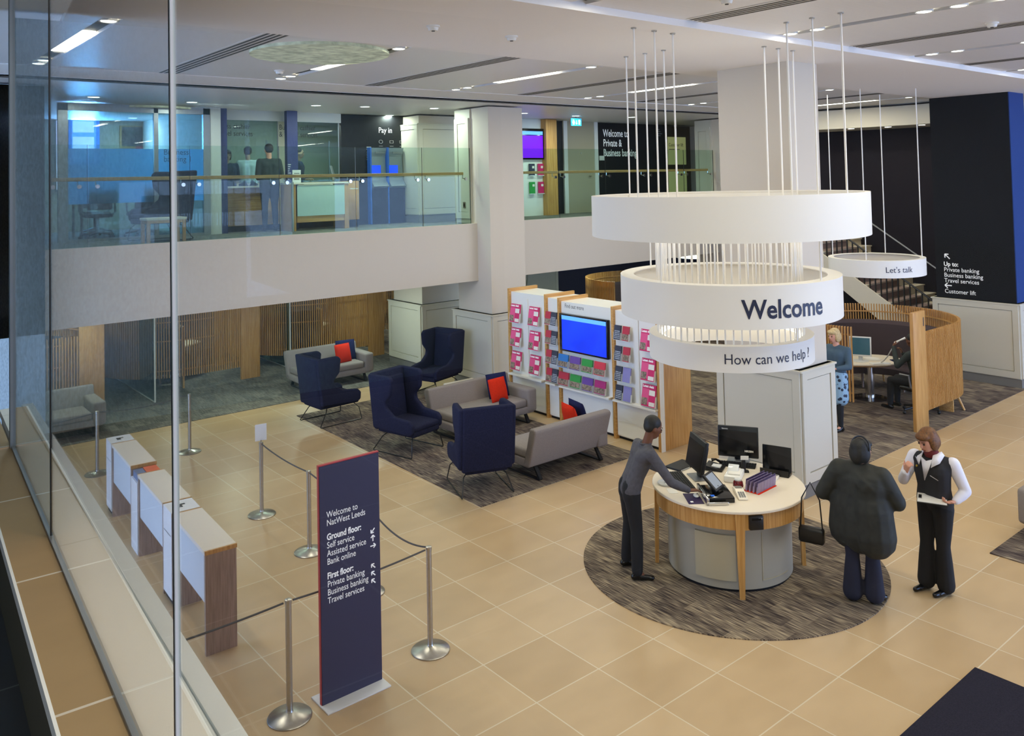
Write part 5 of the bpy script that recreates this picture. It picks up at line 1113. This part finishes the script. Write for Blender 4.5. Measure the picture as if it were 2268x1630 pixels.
ow = V(8.90,4.10,0); fw = V(-.98,.16,0); lw_ = V(.16,.98,0)       # lw_: her right
def wl(fwd, right, z): return fw*fwd+lw_*right+V(0,0,z)
nkw = V(8.89,4.08,0)-ow
b = MB()   # shirt front V and collar
b.add([nkw+wl(.085,.065,1.40),nkw+wl(.135,0,1.18),nkw+wl(.085,-.065,1.40),nkw+wl(.10,0,1.37)],[(0,1,3),(3,1,2)],False)
for sg in (-1,1): b.add([nkw+wl(-.05,sg*.075,1.455),nkw+wl(.07,sg*.055,1.43),nkw+wl(.125,sg*.065,1.32),nkw+wl(.075,sg*.135,1.375),nkw+wl(-.03,sg*.12,1.43)],[(0,1,2,3,4)],False)
cl_ = b.build('shirt_collar','shirt_white',pw); md = cl_.modifiers.new('s','SOLIDIFY'); md.thickness = .008; md.offset = 1
b = MB(); b.lathe([(.062,1.40),(.072,1.425),(.070,1.455),(.058,1.475)],nkw.x-.01,nkw.y,20); b.build('neck_scarf','scarf',pw)
MB().ell(tuple(nkw+wl(.135,.085,1.305)),(.012,.012,.012),8,6).build('badge','gold',pw)
b = MB(); p_ = nkw+wl(.140,-.10,1.235); b.tube([p_+wl(0,.035,.012),p_+wl(0,-.05,-.014)],.005,6); b.build('pocket_pen','chrome',pw)
t = thing('clipboard','black clipboard with white paper held by the person in the waistcoat','clipboard',(8.77,4.03,1.005),math.atan2(.92,-.40))
b = MB(); b.T = Matrix.Rotation(-.10,4,'X'); b.mat('black').rbox(-.14,.15,-.11,.11,-.006,.0,.002).mat('white').box(-.125,.145,-.10,.10,.0005,.006).mat('chrome').box(.105,.135,-.04,.04,.006,.016); b.build('board',None,t)
# person in the padded jacket, seen from behind
pj, tpj, bj = person('person in a bulky dark padded jacket seen from behind, on the round rug', (8.18,4.47,.0), dict(
  pelvis=(8.17,4.48,.88), neck=(8.19,4.48,1.36), head=(8.215,4.475,1.51), shR=(8.20,4.27,1.30), shL=(8.15,4.69,1.30),
  elR=(8.27,4.15,1.06), wrR=(8.46,4.26,1.04), haR=(8.54,4.31,1.06), elL=(8.07,4.84,1.04), wrL=(8.28,4.80,.98), haL=(8.37,4.77,.99),
  knR=(8.21,4.40,.47), anR=(8.22,4.395,.098), toR=(8.38,4.37,.05), knL=(8.13,4.57,.47), anL=(8.12,4.575,.098), toL=(8.27,4.58,.05)),
  (.98,-.18,0), (.93,-.35,-.05), 'skin_p','hair_dk','jacket_blk','trs_navy','bob',1.34,(.6,.6), coat=.036, vx=.014, flare=.05)
b = MB(); hc = V(8.215-8.18,4.475-4.47,1.51); pts = []
for i in range(17): a = math.radians(-100+200*i/16); pts.append(hc+V(-.03+.02*math.cos(a),.098*math.sin(a),.045+.105*math.cos(a)))
b.tube(pts,.009,6); b.build('hair_band','black',pj)
t = thing('handbag','small black handbag hanging at the side of the person in the padded jacket','bag',(8.01,4.95,.50),1.9); MB().rbox(-.13,.13,-.05,.05,0,.16,.03,3).build('pouch','black',t); MB().tube([(-.11,0,.15),(-.09,.0,.45),(.0,.0,.62),(.09,.0,.45),(.11,0,.15)],.008,6).build('strap','black',t); MB().box(-.012,.012,-.055,-.05,.06,.10).build('clasp','chrome',t)
# person standing by the booth
person('person with fair hair, blue grey jacket and patterned skirt, standing beside the big column', (13.24,7.65,.008), dict(
  pelvis=(13.26,7.62,.95), neck=(13.26,7.61,1.45), head=(13.22,7.63,1.60), shR=(13.31,7.78,1.38), shL=(13.27,7.42,1.38),
  elR=(13.20,7.86,1.14), wrR=(13.06,7.76,1.12), haR=(12.98,7.71,1.13), elL=(13.20,7.36,1.12), wrL=(13.03,7.50,1.10), haL=(12.96,7.55,1.11),
  knR=(13.23,7.70,.51), anR=(13.30,7.72,.094), toR=(13.16,7.75,.05), knL=(13.22,7.56,.51), anL=(13.24,7.57,.094), toL=(13.10,7.60,.05)),
  (-.97,.25,0), (-.95,.2,-.15), 'skin_p','hair_bl','jacket_blue','trs_black','bob',.95,(.8,.8), skirt='skirt_print', vx=.013)
# seated person on the telephone
person('person in a dark jacket seated in booth 1 with a telephone handset', (15.30,7.22,.008), dict(
  pelvis=(15.28,7.20,.605), neck=(15.31,7.27,1.12), head=(15.33,7.33,1.27), shR=(15.50,7.25,1.05), shL=(15.12,7.29,1.05),
  elR=(15.62,7.42,.86), wrR=(15.52,7.60,.98), haR=(15.49,7.62,1.08), elL=(15.04,7.46,.84), wrL=(15.20,7.60,1.16), haL=(15.24,7.56,1.26),
  knR=(15.42,7.66,.53), anR=(15.44,7.68,.094), toR=(15.46,7.84,.05), knL=(15.20,7.67,.53), anL=(15.18,7.69,.094), toL=(15.20,7.85,.05)),
  (.12,.99,0), (.15,.95,-.2), 'skin_d','hair_dk','jk_dark','trs_black','short',.95,(.9,1.2), vx=.013)
t = thing('telephone_handset','white telephone handset with a cord, held by the seated person','phone',(15.24,7.52,1.25)); MB().tube([(.06,-.10,.06),(.0,-.03,.02),(-.02,.06,-.04)],[.022,.014,.022],10).build('handset','gloss_white',t); MB().tube([(-.02,.07,-.05),(-.02,.12,-.16),(.03,.22,-.30),(.10,.34,-.42),(.20,.45,-.49)],.010,8).build('cord','frame_white',t)
# gallery visitors
def standing(label, x, y, z, f, top, legs, hairm, skin, hair='short', h=1.0, arms=.0):
    f = V(f[0],f[1],0).normalized(); r = V(f.y,-f.x,0); B = V(x,y,z); q = lambda fw_, rt, up: tuple(B+f*fw_+r*rt+V(0,0,up*h))
    return person(label,(x,y,z),dict(pelvis=q(0,0,.95),neck=q(.02,0,1.44),head=q(.05,0,1.60),shR=q(.02,.19,1.375),shL=q(.02,-.19,1.375),elR=q(-.02+arms*.2,.25,1.10),wrR=q(.20+arms*.1,.18,1.03),haR=q(.29+arms*.1,.15,1.04),elL=q(-.02+arms*.2,-.25,1.10),wrL=q(.20+arms*.1,-.18,1.03),haL=q(.29+arms*.1,-.15,1.04),
      knR=q(.02,.10,.51),anR=q(-.02,.11,.088),toR=q(.12,.12,.05),knL=q(.02,-.10,.51),anL=q(-.02,-.11,.088),toL=q(.12,-.12,.05)),tuple(f),tuple(f+V(0,0,-.15)),skin,hairm,top,legs,hair,1.1,(.6,.6),vx=.016)
standing('person in a dark jacket and trousers seen from behind at the left cashier window upstairs',7.10,16.45,F1,(.15,1),'jk_dark','trs_black','hair_dk','skin_p',h=1.04)
standing('person in a navy jacket behind the left cashier window upstairs',6.72,17.80,F1,(-.1,-1),'suit_blue','trs_black','hair_dk','skin_p',hair='bob')
standing('person in a white shirt behind the left cashier window upstairs',7.42,18.35,F1,(.3,1),'shirt_white','trs_black','hair_dk','skin_p',h=1.06)
standing('person in a dark suit behind the right cashier window upstairs',8.35,17.8,F1,(.8,-.6),'suit_blue','trs_black','hair_dk','skin_p',h=1.03)
